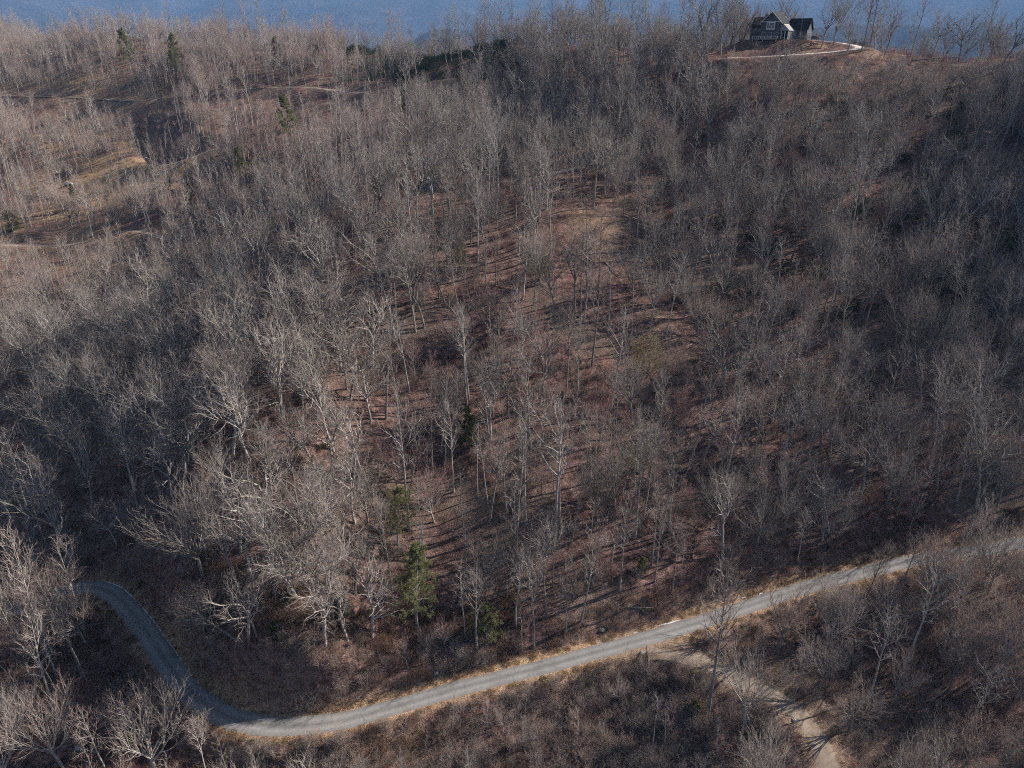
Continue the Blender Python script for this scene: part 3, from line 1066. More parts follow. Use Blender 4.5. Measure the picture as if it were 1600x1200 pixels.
for (bx, by, ty, kd, fi, sc, ln, lab) in HERO:
    g = ground_at(bx, by)
    H = FORMS[kd][fi % 4]['H']
    # height from the photo's crown top
    hh = np.linspace(4, 40, 200)
    _, pt, _ = project(g[0] + hh * 0, g[1] + hh * 0, g[2] + hh)
    h = hh[np.argmin(np.abs(pt - ty))]
    c = math.cos(min(1.2, math.hypot(*ln)))
    s = float(np.clip(h / H / c, .35, 1.5))
    TREES = [t for t in TREES if (t[0] - g[0]) ** 2 + (t[1] - g[1]) ** 2 > (3.2 if g[1] < 250 else 4.5) ** 2]
    TREES.append([g[0], g[1], g[2], kd, fi % 4, s, random.uniform(0, 6.28), ln, lab])

# ---- choose the 300 that show largest
info = []
for t in TREES:
    f = FORMS[t[3]][t[4]]
    pb = project(t[0], t[1], t[2]); ptp = project(t[0], t[1], t[2] + f['H'] * t[5])
    hpx = float(pb[1] - ptp[1])
    cy = .35 * pb[1] + .65 * ptp[1]; cxp = .35 * pb[0] + .65 * ptp[0]
    vis = (-10 < cxp < 1610) and (ptp[1] < 1165) and cy > 0 and pb[2] > 5
    wide = f['H'] * t[5]
    info.append((1 if t[8] else 0, hpx * (1.0 if t[3] not in ('pole',) else .8) * min(1.4, max(.5, float(pb[1]) / 700)) * (1 if vis else 0), float(pb[0]), float(pb[1])))
order = sorted(range(len(TREES)), key=lambda i: (-info[i][0], -info[i][1]))
SINGLE = order[:300]
REST = order[300:]

KINDNAME = {'poplar': 'tall straight grey tree', 'oak': 'pale crooked-limbed tree', 'oak_grey': 'grey crooked-limbed tree', 'maple': 'pale fan-crowned tree', 'maple_pink': 'pinkish fine-twigged tree',
            'maple_grey': 'grey fine-twigged tree', 'pole': 'thin pole-like tree', 'poplar_pale': 'tall pale-trunked tree', 'pole_grey': 'thin grey pole-like tree', 'maple_red': 'reddish fine-twigged tree', 'small': 'small grey slender tree', 'small_red': 'small reddish-twigged tree'}


def place_words(px, py):
    rows = [(1150, 'lowest row at the bottom edge'), (1080, 'second row from the bottom edge'), (1010, 'third row from the bottom edge')]
    if (px < 330 and py > 880) or (py > 1010 and px < 1120) or (px > 1060 and py > 905):
        a = 'left of the bend' if px < 330 else 'below the road bend' if px < 600 else 'below the road' if px < 830 else 'by the driveway fork' if px < 1060 else 'past the driveway' if px < 1330 else 'right of the driveway'
        r = 'bottom row' if py > 1150 else 'second row' if py > 1080 else 'third row' if py > 1010 else 'fourth row' if py > 950 else 'top row'
        return r + ' ' + a
    c = 'far left' if px < 150 else 'left' if px < 300 else 'left-centre' if px < 450 else 'centre-left' if px < 600 else 'centre' if px < 720 else 'just right of centre' if px < 850 else 'right-centre' if px < 1000 else 'right' if px < 1150 else 'far right' if px < 1300 else 'near right edge' if px < 1450 else 'at right edge'
    r = 'first row above road' if py > 940 else 'second row above road' if py > 890 else 'third row above road' if py > 840 else 'fourth row above road' if py > 790 else 'fifth row above road' if py > 740 else 'sixth row above road' if py > 690 else 'seventh row above road' if py > 640 else 'eighth row above road' if py > 590 else 'high on the slope'
    return r + ', ' + c


ORD = ['first', 'second', 'third', 'fourth', 'fifth', 'sixth', 'seventh', 'eighth', 'ninth', 'tenth', 'eleventh', 'twelfth', 'thirteenth', 'fourteenth', 'fifteenth', 'sixteenth', 'seventeenth', 'eighteenth', 'nineteenth', 'twentieth']
cells = {}
for i in SINGLE:
    if not TREES[i][8]:
        cells.setdefault((KINDNAME[TREES[i][3]], place_words(info[i][2], info[i][3])), []).append(i)
LAB = {}
for (kn, pw), ids in cells.items():
    ids.sort(key=lambda i: info[i][2])
    for k, i in enumerate(ids):
        LAB[i] = ('only %s, %s' % (kn, pw)) if len(ids) == 1 else '%s %s from left, %s' % (ORD[k] if k < 20 else 'number %d' % (k + 1), kn, pw)
for i in SINGLE:
    x, y, z, kd, fi, sc, rz, ln, lab = TREES[i]
    f = FORMS[kd][fi]
    r = empty('bare_tree', (x, y, z), rz)
    lean = Matrix.Rotation(ln[0], 4, 'Y') @ Matrix.Rotation(-ln[1], 4, 'X') @ Matrix.Rotation(rz, 4, 'Z')
    r.rotation_euler = lean.to_euler()
    r.scale = (sc, sc, sc * (1.0 + .08 * math.sin(i)))
    tag(r, lab or LAB[i], 'tree', 'bare trees on the wooded slopes')
    for nm in ('trunk', 'crown'):
        c = bpy.data.objects.new(nm, f[nm])
        COL.objects.link(c)
        c.parent = r


# ------------------------------------------------------------------ the countless rest: one points mesh each, instanced by geometry nodes
def scatter(name, col, pts, idxs, rots, scls, label):
    me = bpy.data.meshes.new(name)
    me.vertices.add(len(pts))
    me.vertices.foreach_set('co', np.asarray(pts, np.float32).ravel())
    a = me.attributes.new('form', 'INT', 'POINT'); a.data.foreach_set('value', np.asarray(idxs, np.int32))
    a = me.attributes.new('turn', 'FLOAT_VECTOR', 'POINT'); a.data.foreach_set('vector', np.asarray(rots, np.float32).ravel())
    a = me.attributes.new('size', 'FLOAT_VECTOR', 'POINT'); a.data.foreach_set('vector', np.asarray(scls, np.float32).ravel())
    o = bpy.data.objects.new(name, me)
    COL.objects.link(o)
    ng = bpy.data.node_groups.new(name, 'GeometryNodeTree')
    ng.interface.new_socket('Geometry', in_out='INPUT', socket_type='NodeSocketGeometry')
    ng.interface.new_socket('Geometry', in_out='OUTPUT', socket_type='NodeSocketGeometry')
    gi = ng.nodes.new('NodeGroupInput'); go = ng.nodes.new('NodeGroupOutput')
    iop = ng.nodes.new('GeometryNodeInstanceOnPoints')
    ci = ng.nodes.new('GeometryNodeCollectionInfo')
    ci.inputs['Collection'].default_value = col
    ci.inputs['Separate Children'].default_value = True
    ci.inputs['Reset Children'].default_value = True

    def attr(nm, dt):
        n = ng.nodes.new('GeometryNodeInputNamedAttribute'); n.data_type = dt
        n.inputs['Name'].default_value = nm
        return n.outputs['Attribute']
    e2r = ng.nodes.new('FunctionNodeEulerToRotation')
    ng.links.new(attr('turn', 'FLOAT_VECTOR'), e2r.inputs[0])
    ng.links.new(gi.outputs[0], iop.inputs['Points'])
    ng.links.new(ci.outputs[0], iop.inputs['Instance'])
    iop.inputs['Pick Instance'].default_value = True
    ng.links.new(attr('form', 'INT'), iop.inputs['Instance Index'])
    ng.links.new(e2r.outputs[0], iop.inputs['Rotation'])
    ng.links.new(attr('size', 'FLOAT_VECTOR'), iop.inputs['Scale'])
    ng.links.new(iop.outputs[0], go.inputs[0])
    md = o.modifiers.new('scatter', 'NODES')
    md.node_group = ng
    tag(o, label, None, None, 'stuff')
    return o


pts, ix, ro, sc_ = [], [], [], []
for i in REST:
    x, y, z, kd, fi, sc, rz, ln, lab = TREES[i]
    pts.append((x, y, z)); ix.append(FORMS[kd][fi]['idx'])
    ro.append((ln[0], ln[1], rz)); sc_.append((sc, sc, sc * random.uniform(.92, 1.12)))
scatter('forest', PROTO, pts, ix, ro, sc_, 'dense leafless winter forest covering the hillsides')
print('TREES', len(TREES), 'forest', len(REST))

# ---- undergrowth: brush, saplings, straw
BRUSH = bpy.data.collections.new('brush_forms')
brush_n = 0


def add_brush(m, parts):
    global brush_n
    me = finish(np_mesh('brush', *parts), [m])
    o = bpy.data.objects.new('form_%03d' % brush_n, me)
    BRUSH.objects.link(o)
    brush_n += 1
    return brush_n - 1


def thicket(seed, n, h, spread, ang):
    rng = np.random.default_rng(seed)
    l1 = []
    for j in range(n):
        a = rng.uniform(0, 6.28); r = spread * math.sqrt(rng.random())
        l1.append(grow_line(rng, (r * math.cos(a), r * math.sin(a), -.15), side_dir(rng, np.array([0, 0, 1.]), rng.uniform(0, ang)), h * rng.uniform(.5, 1.1), .016, .005, 5, .12, 0))
    l2 = kids(rng, l1, 4, .25, 1, (.3, .9), (.35, .6), .8, 4, .12, .02, .011)
    l3 = kids(rng, l2, 3, .2, 1, (.3, .8), (.5, .8), .9, 3, .12, .02, .010, lmin=.15)
    return join([tubes(l1, 3), tubes(l2, 3), tubes(l3, 3)])


def tuft(seed, n, h, spread):
    rng = np.random.default_rng(seed)
    l1 = []
    for j in range(n):
        a = rng.uniform(0, 6.28); r = spread * math.sqrt(rng.random())
        l1.append(grow_line(rng, (r * math.cos(a), r * math.sin(a), -.05), side_dir(rng, np.array([0, 0, 1.]), rng.uniform(0, .9)), h * rng.uniform(.5, 1.1), .013, .004, 4, .1, -.12))
    return tubes(l1, 3)


B_BROWN = [add_brush(M['twig_brown'], thicket(s, 26, 1.7, 1.0, .7)) for s in (1, 2, 3)]
B_PINK = [add_brush(M['twig_pink'], thicket(s, 22, 2.3, .9, .55)) for s in (4, 5)]
B_GREY = [add_brush(M['twig_grey'], thicket(s, 18, 2.9, .9, .5)) for s in (6, 7)]
B_STRAW = [add_brush(M['straw'], tuft(s, 90, .7, .65)) for s in (8, 9, 10)]
B_RED = [add_brush(M['twig_red'], thicket(s, 20, 2.2, 1.0, .6)) for s in (11, 12)]


def clumps(seed, n, R, hz, leaf, per, flat=.5):
    """leaf clumps filling a lumpy volume"""
    rng = np.random.default_rng(seed)
    V, T = [], []
    for k in range(n):
        v = rng.normal(0, 1, 3); v = unit(v) * rng.uniform(.55, 1) ** .5
        c = np.array([v[0] * R, v[1] * R, hz * (.55 + .45 * v[2])])
        for j in range(per):
            o = c + rng.normal(0, R * .13, 3)
            a = unit(rng.normal(0, 1, 3) + np.array([0, 0, .4])); b = unit(np.cross(a, rng.normal(0, 1, 3)))
            L = leaf * rng.uniform(.6, 1.3)
            cc = unit(np.cross(a, b))
            i = len(V)
            V += [o, o + b * L + cc * L * flat * .5, o + b * L * 1.9, o + b * L - cc * L * flat * .5]
            T += [(i, i + 1, i + 2), (i, i + 2, i + 3)]
    return np.array(V), np.zeros((0, 4), int), np.array(T)


B_EVER = [add_brush(M['leaf_dark'], clumps(s, 60, 1.5, 2.4, .14, 14)) for s in (15, 16)]

pts, ix, ro, sc_ = [], [], [], []
rng = np.random.default_rng(5)


def scatter_zone(n, xr, yr, test):
    x = rng.uniform(*xr, n); y = rng.uniform(*yr, n)
    z = height(x, y)
    px, py, d = project(x, y, z)
    a, _ = near_line(x, y, ROAD); b, _ = near_line(x, y, DRIVE)
    c = np.full(n, 1e9)
    for L, hw in TRACKS.values():
        c = np.minimum(c, near_line(x, y, L)[0])
    ok = (px > -40) & (px < 1640) & (py < 1260) & (py > 40) & (a > ROAD_HW + .35) & (b > DRIVE_HW + .3) & (c > 2.2)
    ok &= np.hypot((x - HOUSE_POS[0]) / 1.5, y - HOUSE_POS[1]) > 11
    p = fbm(x / 11, y / 11, 222, 3)
    sm_ = straw_at(x, y)
    for i in np.where(ok)[0]:
        r = test(px[i], py[i], a[i], b[i], p[i], sm_[i], y[i])
        if r is None:
            continue
        k, s = r
        pts.append((x[i], y[i], z[i])); ix.append(k); ro.append((0, 0, rng.uniform(0, 6.28)))
        sc_.append((s * rng.uniform(.8, 1.25), s * rng.uniform(.8, 1.25), s * rng.uniform(.75, 1.2)))


def near_test(px, py, dr, dd, p, s, y):
    u = rng.random()
    if s > .3 and u < s * 1.2:
        return (int(rng.choice(B_STRAW)), rng.uniform(.6, 1.2))
    if dr < 3.6:
        return None
    below = py > 1010 + (abs(px - 600) * .0)
    if 330 < px < 1130 and py > 1000 and dr < 45:
        if u < .9 * min(1, max(.12, (p - .36) / .16)):
            return (int(rng.choice(B_BROWN[:1] + B_PINK + B_GREY + B_STRAW + B_GREY)), rng.uniform(.4, 1.3))
    if px > 1090 and py > 880 and u < .2:
        return (int(rng.choice(B_BROWN + B_PINK + B_GREY)), rng.uniform(.6, 1.2))
    if px < 330 and py > 880 and u < .4:
        return (int(rng.choice(B_BROWN + B_RED + B_PINK)), rng.uniform(.5, 1.1))
    if 300 < px < 820 and dr < 16 and u < .6:
        return (int(rng.choice(B_BROWN)), rng.uniform(.6, 1.3))
    if px > 300 and dr < 9 and u < .4:
        return (int(rng.choice(B_BROWN)), rng.uniform(.4, .9))
    if p > .5 and u < .22:
        return (int(rng.choice(B_RED + B_PINK + B_GREY + B_BROWN)), rng.uniform(.5, 1.1))
    if u > .97 and p > .45:
        return (int(rng.choice(B_EVER)), rng.uniform(.3, .7))
    return None


def far_test(px, py, dr, dd, p, s, y):
    u = rng.random()
    if s > .35 and u < s * .8:
        return (int(rng.choice(B_STRAW)), rng.uniform(.9, 1.7))
    if px > 1050 and 150 < py < 520 and p > .45 and u < .42:
        return (int(rng.choice(B_EVER)), rng.uniform(.8, 1.7))
    if 530 < px < 820 and 60 < py < 132 and u < .4:
        return (int(rng.choice(B_EVER)), rng.uniform(1.2, 2.3))  # dark evergreen brush added here to stand in for the hill's shade
    if 1050 < px < 1640 and 86 < py < 150 and u < .8:
        return (int(rng.choice(B_PINK + B_GREY + B_RED)), rng.uniform(.7, 1.5))
    if u < .30 * (p + .3):
        return (int(rng.choice(B_PINK + B_GREY + B_RED)), rng.uniform(.8, 1.5))
    return None


scatter_zone(42000, (-120, 160), (80, 185), near_test)
scatter_zone(26000, (-420, 300), (165, 620), far_test)
scatter('undergrowth', BRUSH, pts, ix, ro, sc_, 'brown brush, brambles and dry straw tufts on the forest floor')
print('UNDERGROWTH', len(pts))

# ------------------------------------------------------------------ evergreens
def needle_tufts(rng, lines, per, needles, L, wid):
    V, T = [], []
    for pts_, rad in lines:
        for k in range(per):
            t = rng.uniform(.25, 1.0)
            p, d, r = pick((pts_, rad), min(t, .99))
            for j in range(needles):
                b = unit(d * .5 + rng.normal(0, .75, 3) + np.array([0, 0, .25]))
                c = unit(np.cross(b, rng.normal(0, 1, 3)))
                l = L * rng.uniform(.6, 1.2)
                i = len(V)
                q = p + rng.normal(0, .08, 3)
                V += [q, q + b * l * .5 + c * wid, q + b * l, q + b * l * .5 - c * wid]
                T += [(i, i + 1, i + 2), (i, i + 2, i + 3)]
    return np.array(V), np.zeros((0, 4), int), np.array(T)


def pine_form(seed, H, bare, wide, round_=False):
    rng = np.random.default_rng(seed)
    trunk = grow_line(rng, (0, 0, -.5), (0, 0, 1), H + .5, .018 * H + .03, .02, 10, .02, .05)
    br = []
    n = 46
    for j in range(n):
        t = bare + (.985 - bare) * (j + rng.random()) / n
        p, d, r = pick(trunk, t)
        u = (t - bare) / (1 - bare)
        prof = (math.sin(math.pi * min(1, .22 + .8 * u)) if round_ else (1.05 - u) ** .8)
        if rng.random() < .12:
            prof *= .4
        L = wide * prof * rng.uniform(.6, 1.2) + .3
        dd = side_dir(rng, np.array([0, 0, 1.]), rng.uniform(1.1, 1.6) - .5 * u, j * 2.4 + rng.normal(0, .4))
        br.append(grow_line(rng, p, dd, L, max(.02, r * .3), .01, 5, .1, .04))
    sub = kids(rng, br, 5, .3, 1, (.4, .9), (.25, .45), .7, 4, .1, .04, .01)
    wood = join([tubes([trunk], 7), tubes(br, 3), tubes(sub, 3)])
    crown = needle_tufts(rng, br + sub, 6, 7, .42 * min(1, H / 9), .032)
    return wood, crown


def shrub_form(seed, R, hz):
    rng = np.random.default_rng(seed)
    st = [grow_line(rng, (rng.normal(0, .15), rng.normal(0, .15), -.2), side_dir(rng, np.array([0, 0, 1.]), rng.uniform(.1, .8)), hz * rng.uniform(.6, 1), .04, .012, 6, .12, .02) for k in range(12)]
    return tubes(st, 4), clumps(seed + 50, 170, R, hz, .12, 14)


EV = {}
for nm, (fm, lm) in {'pine': (pine_form(61, 14, .3, 3.4), 'needle'), 'pine_b': (pine_form(62, 13, .22, 3.9, True), 'needle'), 'cedar': (pine_form(63, 9, .08, 2.1), 'needle_dark'),
                     'shrub': (shrub_form(64, 1.9, 2.6), 'leaf_dark'), 'yellow': (shrub_form(65, 1.9, 4.6), 'yellow_leaf'), 'green': (pine_form(66, 5, .04, 1.7, True), 'needle')}.items():
    EV[nm] = (finish(np_mesh('trunk', *fm[0]), [M['bark_grey']]), finish(np_mesh('crown', *fm[1]), [M[lm]]))

EVERGREENS = [   # base pixel, crown top row, form, label
    (622, 852, 762, 'pine_b', 'round-crowned green pine above the road, higher of the two pines', 'pine_tree', 'tree'),
    (652, 985, 852, 'pine', 'taller loose green pine just above the road', 'pine_tree', 'tree'),
    (432, 1012, 970, 'cedar', 'dark green evergreen bush on the shaded bank above the bend', 'evergreen_shrub', 'shrub'),
    (535, 965, 925, 'green', 'small green shrub between the bend and the two pines', 'evergreen_shrub', 'shrub'),
    (760, 1000, 948, 'green', 'pale green shrub on the bank above the middle of the road', 'evergreen_shrub', 'shrub'),
    (735, 700, 640, 'cedar', 'dark evergreen in the middle of the bare wood', 'evergreen_shrub', 'shrub'),
    (722, 425, 375, 'pine_b', 'dark green pine left of the knoll clearing', 'pine_tree', 'tree'),
    (842, 440, 385, 'yellow', 'yellowish-leaved sapling below the knoll clearing', 'leafy_sapling', 'sapling'),
    (1008, 590, 515, 'yellow', 'yellow-green leafy sapling halfway up the slope, right of centre', 'leafy_sapling', 'sapling'),
    (998, 740, 690, 'yellow', 'grey-green leafy sapling in the wood below the yellow-green one', 'leafy_sapling', 'sapling'),
    (1085, 1118, 1095, 'green', 'small green shrub at the foot of the driveway tree', 'evergreen_shrub', 'shrub'),
    (1003, 895, 872, 'green', 'pale green shrub near the right end of the sunlit bank', 'evergreen_shrub', 'shrub'),
    (456, 238, 150, 'pine', 'tall pale green pine on the sunny hillside', 'pine_tree', 'tree'),
    (278, 130, 52, 'pine', 'dark pine near the crest of the left hill', 'pine_tree', 'tree'),
    (206, 118, 42, 'pine', 'pale pine left of the dark crest pine', 'pine_tree', 'tree'),
    (380, 288, 232, 'pine', 'darker of the two pines beside the ravine', 'pine_tree', 'tree'),
    (400, 292, 245, 'pine_b', 'rounder yellow-green pine beside the ravine', 'pine_tree', 'tree'),
    (303, 332, 285, 'cedar', 'slim green cedar below the ravine pines', 'pine_tree', 'tree'),
    (121, 322, 288, 'cedar', 'small green cedar below the white car', 'pine_tree', 'tree'),
    (22, 362, 330, 'green', 'green bush at the left edge of the hillside', 'evergreen_shrub', 'shrub'),
    (548, 126, 102, 'pine_b', 'green pine in front of the shaded hill, left one', 'pine_tree', 'tree'),
    (662, 128, 108, 'pine_b', 'green pine in front of the shaded hill, right one', 'pine_tree', 'tree'),
    (500, 108, 70, 'pine', 'dark pine on the saddle of the crest', 'pine_tree', 'tree'),
    (432, 112, 58, 'cedar', 'slim dark evergreen on the left crest', 'pine_tree', 'tree'),
    (632, 180, 138, 'cedar', 'small dark cedar below the far dirt track', 'pine_tree', 'tree'),
    (1230, 330, 300, 'shrub', 'dark evergreen thicket high on the shaded slope, leftmost', 'evergreen_shrub', 'shrub'),
    (1345, 335, 305, 'shrub', 'dark evergreen thicket high on the shaded slope, second from left', 'evergreen_shrub', 'shrub'),
    (1450, 320, 285, 'shrub', 'dark evergreen thicket high on the shaded slope, third from left', 'evergreen_shrub', 'shrub'),
    (1560, 400, 355, 'shrub', 'dark evergreen thicket at the right edge of the shaded slope', 'evergreen_shrub', 'shrub'),
    (1270, 440, 405, 'shrub', 'dark evergreen thicket midway down the shaded slope', 'evergreen_shrub', 'shrub'),
    (1480, 225, 195, 'shrub', 'dark evergreen thicket close below the ridge', 'evergreen_shrub', 'shrub'),
    (520, 540, 505, 'shrub', 'dark evergreen shrub on the left flank of the spur', 'evergreen_shrub', 'shrub'),
]
for (bx, by, ty, fm, lab, nm, cat) in EVERGREENS:
    g = ground_at(bx, by)
    hh = np.linspace(1, 30, 300)
    _, pt, _ = project(g[0] + hh * 0, g[1] + hh * 0, g[2] + hh)
    h = hh[np.argmin(np.abs(pt - ty))]
    Hf = {'pine': 14, 'pine_b': 13, 'cedar': 9, 'shrub': 2.9, 'yellow': 5, 'green': 5}[fm]
    k = float(h / Hf)
    r = empty(nm, g, random.uniform(0, 6.28))
    r.scale = (k, k, k) if fm not in ('shrub', 'yellow') else (min(k, 2.4), min(k, 2.4), k)
    tag(r, lab, cat, 'evergreens among the bare trees')
    for q, me in zip(('trunk', 'crown'), EV[fm]):
        c = bpy.data.objects.new(q, me); COL.objects.link(c); c.parent = r
# three clipped bushes by the house drive
for (bx, by, lab) in [(1333, 69, 'dark clipped bush beside the ridge driveway, left of three'), (1346, 70.5, 'dark clipped bush beside the ridge driveway, middle of three'), (1358, 72, 'dark clipped bush beside the ridge driveway, right of three')]:
    a = at_y(bx, by, 346)
    r = empty('clipped_bush', (a[0], a[1], Hs(a[0], a[1])), random.uniform(0, 6))
    r.scale = (.75, .75, .75)
    tag(r, lab, 'bush', 'clipped bushes by the ridge driveway')
    for q, me in zip(('trunk', 'crown'), EV['shrub']):
        c = bpy.data.objects.new(q, me); COL.objects.link(c); c.parent = r


# ------------------------------------------------------------------ fallen logs, a snag, rocks, snow
def log_mesh(seed, L, r, stubs=3):
    rng = np.random.default_rng(seed)
    main = grow_line(rng, (-L / 2, 0, r * .5), (1, 0, 0), L, r, r * .45, 8, .03, 0)
    st = []
    for k in range(stubs):
        p, d, rr_ = pick(main, rng.uniform(.35, .95))
        st.append(grow_line(rng, p, side_dir(rng, d, rng.uniform(.6, 1.2), rng.uniform(-.3, 3.4)), rng.uniform(.8, 2.4), rr_ * .4, .02, 5, .12, .05))
    return join([tubes([main], 8), tubes(st, 4)])


LOGS = [(742, 916, 8, .20, .5, 'grey fallen log lying across the slope by the small white-limbed tree'), (905, 935, 7, .14, -.5, 'thin fallen log slanting down the slope above the road'), (1000, 955, 6, .16, .1, 'short pale fallen log at the right end of the sunlit bank'),
        (720, 940, 5, .22, 1.2, 'stubby log under the pale uprooted stump'), (870, 465, 9, .2, .7, 'pale fallen trunk below the knoll clearing'), (905, 405, 11, .22, -.6, 'dark fallen trunk lying down the right side of the knoll clearing'),
        (850, 345, 12, .2, .5, 'dark fallen trunk at the upper left of the knoll clearing'), (958, 425, 8, .18, -.7, 'fallen trunk lower right of the knoll clearing'), (975, 1105, 5, .15, .3, 'pale log in the brush between road and driveway'),
        (1010, 1062, 4, .16, -.2, 'short pale log close below the driveway fork'), (940, 1090, 3.5, .17, .6, 'cut log pale at the ends below the road'), (720, 545, 8, .18, .3, 'fallen trunk on the open patch in mid slope'), (690, 770, 6, .15, .25, 'thin log in the red-brown leaves right of the pines'),
        (1185, 780, 7, .17, .35, 'fallen log on the shaded slope above the road'), (1470, 1085, 6, .2, .4, 'fallen log under the dense trees at lower right'), (60, 1165, 6, .16, .2, 'fallen log in the bottom left corner')]
for k, (bx, by, L, r, rz, lab) in enumerate(LOGS):
    g = ground_at(bx, by)
    e = .5 * L
    z1 = Hs(g[0] - math.cos(rz) * e, g[1] - math.sin(rz) * e); z2 = Hs(g[0] + math.cos(rz) * e, g[1] + math.sin(rz) * e)
    me = finish(np_mesh('fallen_log', *log_mesh(200 + k, L, r, 2 + k % 4)), [M['log']])
    o = bpy.data.objects.new('fallen_log', me); COL.objects.link(o)
    o.location = (g[0], g[1], (z1 + z2) / 2 + .05)
    o.rotation_euler = (Matrix.Rotation(rz, 4, 'Z') @ Matrix.Rotation(-math.atan2(z2 - z1, L), 4, 'Y')).to_euler()
    tag(o, lab, 'log', 'fallen logs on the slopes')
# trunk snapped off on the ridge: stump still standing, trunk hinged at its top
a = at_y(1424, 96, 326); b = at_y(1512, 91, 326)
z = Hs(a[0], a[1])
st = empty('broken_stump', (a[0], a[1], z))
rng = np.random.default_rng(8)
fin = lambda n, p, m: finish(np_mesh(n, *p), [m])
for nm, p, m in (('stump', tubes([grow_line(rng, (0, 0, -.5), (0, 0, 1), 2.6, .34, .2, 6, .04, 0)], 8), M['bark_grey']),
                 ('splinters', tubes([grow_line(rng, (rng.normal(0, .12), rng.normal(0, .12), 1.7), (rng.normal(0, .2), rng.normal(0, .2), 1), rng.uniform(.6, 1.5), .07, .01, 4, .06, 0) for k in range(7)], 4), M['split_wood'])):
    c = bpy.data.objects.new(nm, fin(nm, p, m)); COL.objects.link(c); c.parent = st
tag(st, 'snapped tree stump with raw orange splinters on the ridge', 'stump')
me = finish(np_mesh('fallen_log', *log_mesh(77, b[0] - a[0], .3, 6)), [M['bark_grey']])
o = bpy.data.objects.new('fallen_log', me); COL.objects.link(o)
o.location = ((a[0] + b[0]) / 2, a[1], z + 1.6); o.rotation_euler = (0, -.02, 0)
tag(o, 'long dark trunk fallen level along the ridge beside its snapped stump', 'log')
# white dead snag over the dark hollow
g = ground_at(262, 800)
sn = empty('dead_snag', g)
rng = np.random.default_rng(9)
tr_ = grow_line(rng, (0, 0, -.5), (-.12, 0, 1), 11, .3, .12, 9, .03, 0)
lb = [grow_line(rng, pick(tr_, t)[0], side_dir(rng, np.array([0, 0, 1.]), 1.3), rng.uniform(.8, 2), .07, .02, 5, .15, .05) for t in np.linspace(.45, .97, 12)]
for nm, p in (('trunk', tubes([tr_], 8)), ('broken_limbs', tubes(lb, 4))):
    c = bpy.data.objects.new(nm, fin(nm, p, M['bark_pale'])); COL.objects.link(c); c.parent = sn
tag(sn, 'white broken dead snag with short stubs over the dark hollow', 'tree')


def rock_obj(px, py, s, lab, seed):
    g = ground_at(px, py)
    rng = np.random.default_rng(seed)
    V = []
    nu, nv = 10, 6
    for i in range(nv + 1):
        th = math.pi * i / nv
        for j in range(nu):
            ph = 2 * math.pi * j / nu
            k = 1 + .28 * (rng.random() - .5)
            V.append((s * 1.3 * k * math.sin(th) * math.cos(ph), s * k * math.sin(th) * math.sin(ph), s * .75 * k * math.cos(th) + s * .3))
    F = [(i * nu + j, i * nu + (j + 1) % nu, (i + 1) * nu + (j + 1) % nu, (i + 1) * nu + j) for i in range(nv) for j in range(nu)]
    o = mesh_obj('rock', V, [f[::-1] for f in F], M['rock'])
    o.location = g; o.rotation_euler = (0, 0, rng.uniform(0, 6))
    tag(o, lab, 'rock')


rock_obj(682, 1056, .42, 'small pale rock on the verge above the road', 1)
rock_obj(940, 986, .5, 'tan boulder on the bank above the road', 2)
rock_obj(1003, 1024, .45, 'dark stone at the mouth of the driveway', 3)
rock_obj(1350, 1093, .35, 'pale rock in the dark brush right of the driveway', 4)
rock_obj(124, 1174, .7, 'pale rock among trunks in the bottom left corner', 5)
rock_obj(1240, 1128, .4, 'pale rock on the outer edge of the driveway', 6)


def snow(px0, px1, off, w, lab, seed):
    """old ploughed snow left along the uphill road edge"""
    i = np.where((rpx > px0) & (rpx < px1) & (rpy < 1130))[0]
    l = ROAD[i]; nrm = NR[i]
    rng = np.random.default_rng(seed)
    n = len(i)
    V, F = [], []
    C = 5
    for k in range(n):
        t = k / max(1, n - 1)
        ww = w * (math.sin(math.pi * min(max(t, .04), .96)) ** .6) * (.6 + .8 * vnoise(np.array([k * .45]), np.array([1.]), seed)[0])
        c0 = off + .3 * (vnoise(np.array([k * .3]), np.array([5.]), seed)[0] - .5)
        for j in range(C):
            u = j / (C - 1) * 2 - 1
            p = l[k, :2] + nrm[k] * (c0 + ww * u)
            V.append((p[0], p[1], l[k, 2] + .02 + .16 * (1 - u * u) * (.6 + .5 * rng.random())))
    for k in range(n - 1):
        for j in range(C - 1):
            a = k * C + j
            F.append((a, a + C, a + C + 1, a + 1)[::-1])
    o = mesh_obj('snow_patch', V, F, M['snow'], None, True)
    tag(o, lab, 'snow patch', 'old snow along the road')


snow(1034, 1076, 2.25, .16, 'long strip of old snow on the uphill road edge', 3)
snow(994, 1006, 2.25, .2, 'small snow patch left of the long snow strip', 4)
snow(1166, 1180, 2.7, .55, 'white heap of snow on the bank past the driveway fork', 5)
snow(1194, 1206, 2.3, .5, 'smaller snow heap right of the white heap', 6)


# ------------------------------------------------------------------ houses and cars
def box(name, x0, x1, y0, y1, z0, z1, m, parent):
    v = [(x, y, z) for z in (z0, z1) for y in (y0, y1) for x in (x0, x1)]
    f = [(0, 2, 3, 1), (4, 5, 7, 6), (0, 1, 5, 4), (2, 6, 7, 3), (0, 4, 6, 2), (1, 3, 7, 5)]
    return mesh_obj(name, v, f, m, parent)


def slab(name, a, b, c, d, th, m, parent):
    """a thick plate on four corners"""
    A = [Vector(q) for q in (a, b, c, d)]
    n = (A[1] - A[0]).cross(A[3] - A[0]).normalized() * th
    v = [tuple(q) for q in A] + [tuple(q - n) for q in A]
    return mesh_obj(name, v, [(0, 1, 2, 3), (7, 6, 5, 4), (0, 4, 5, 1), (1, 5, 6, 2), (2, 6, 7, 3), (3, 7, 4, 0)], m, parent)


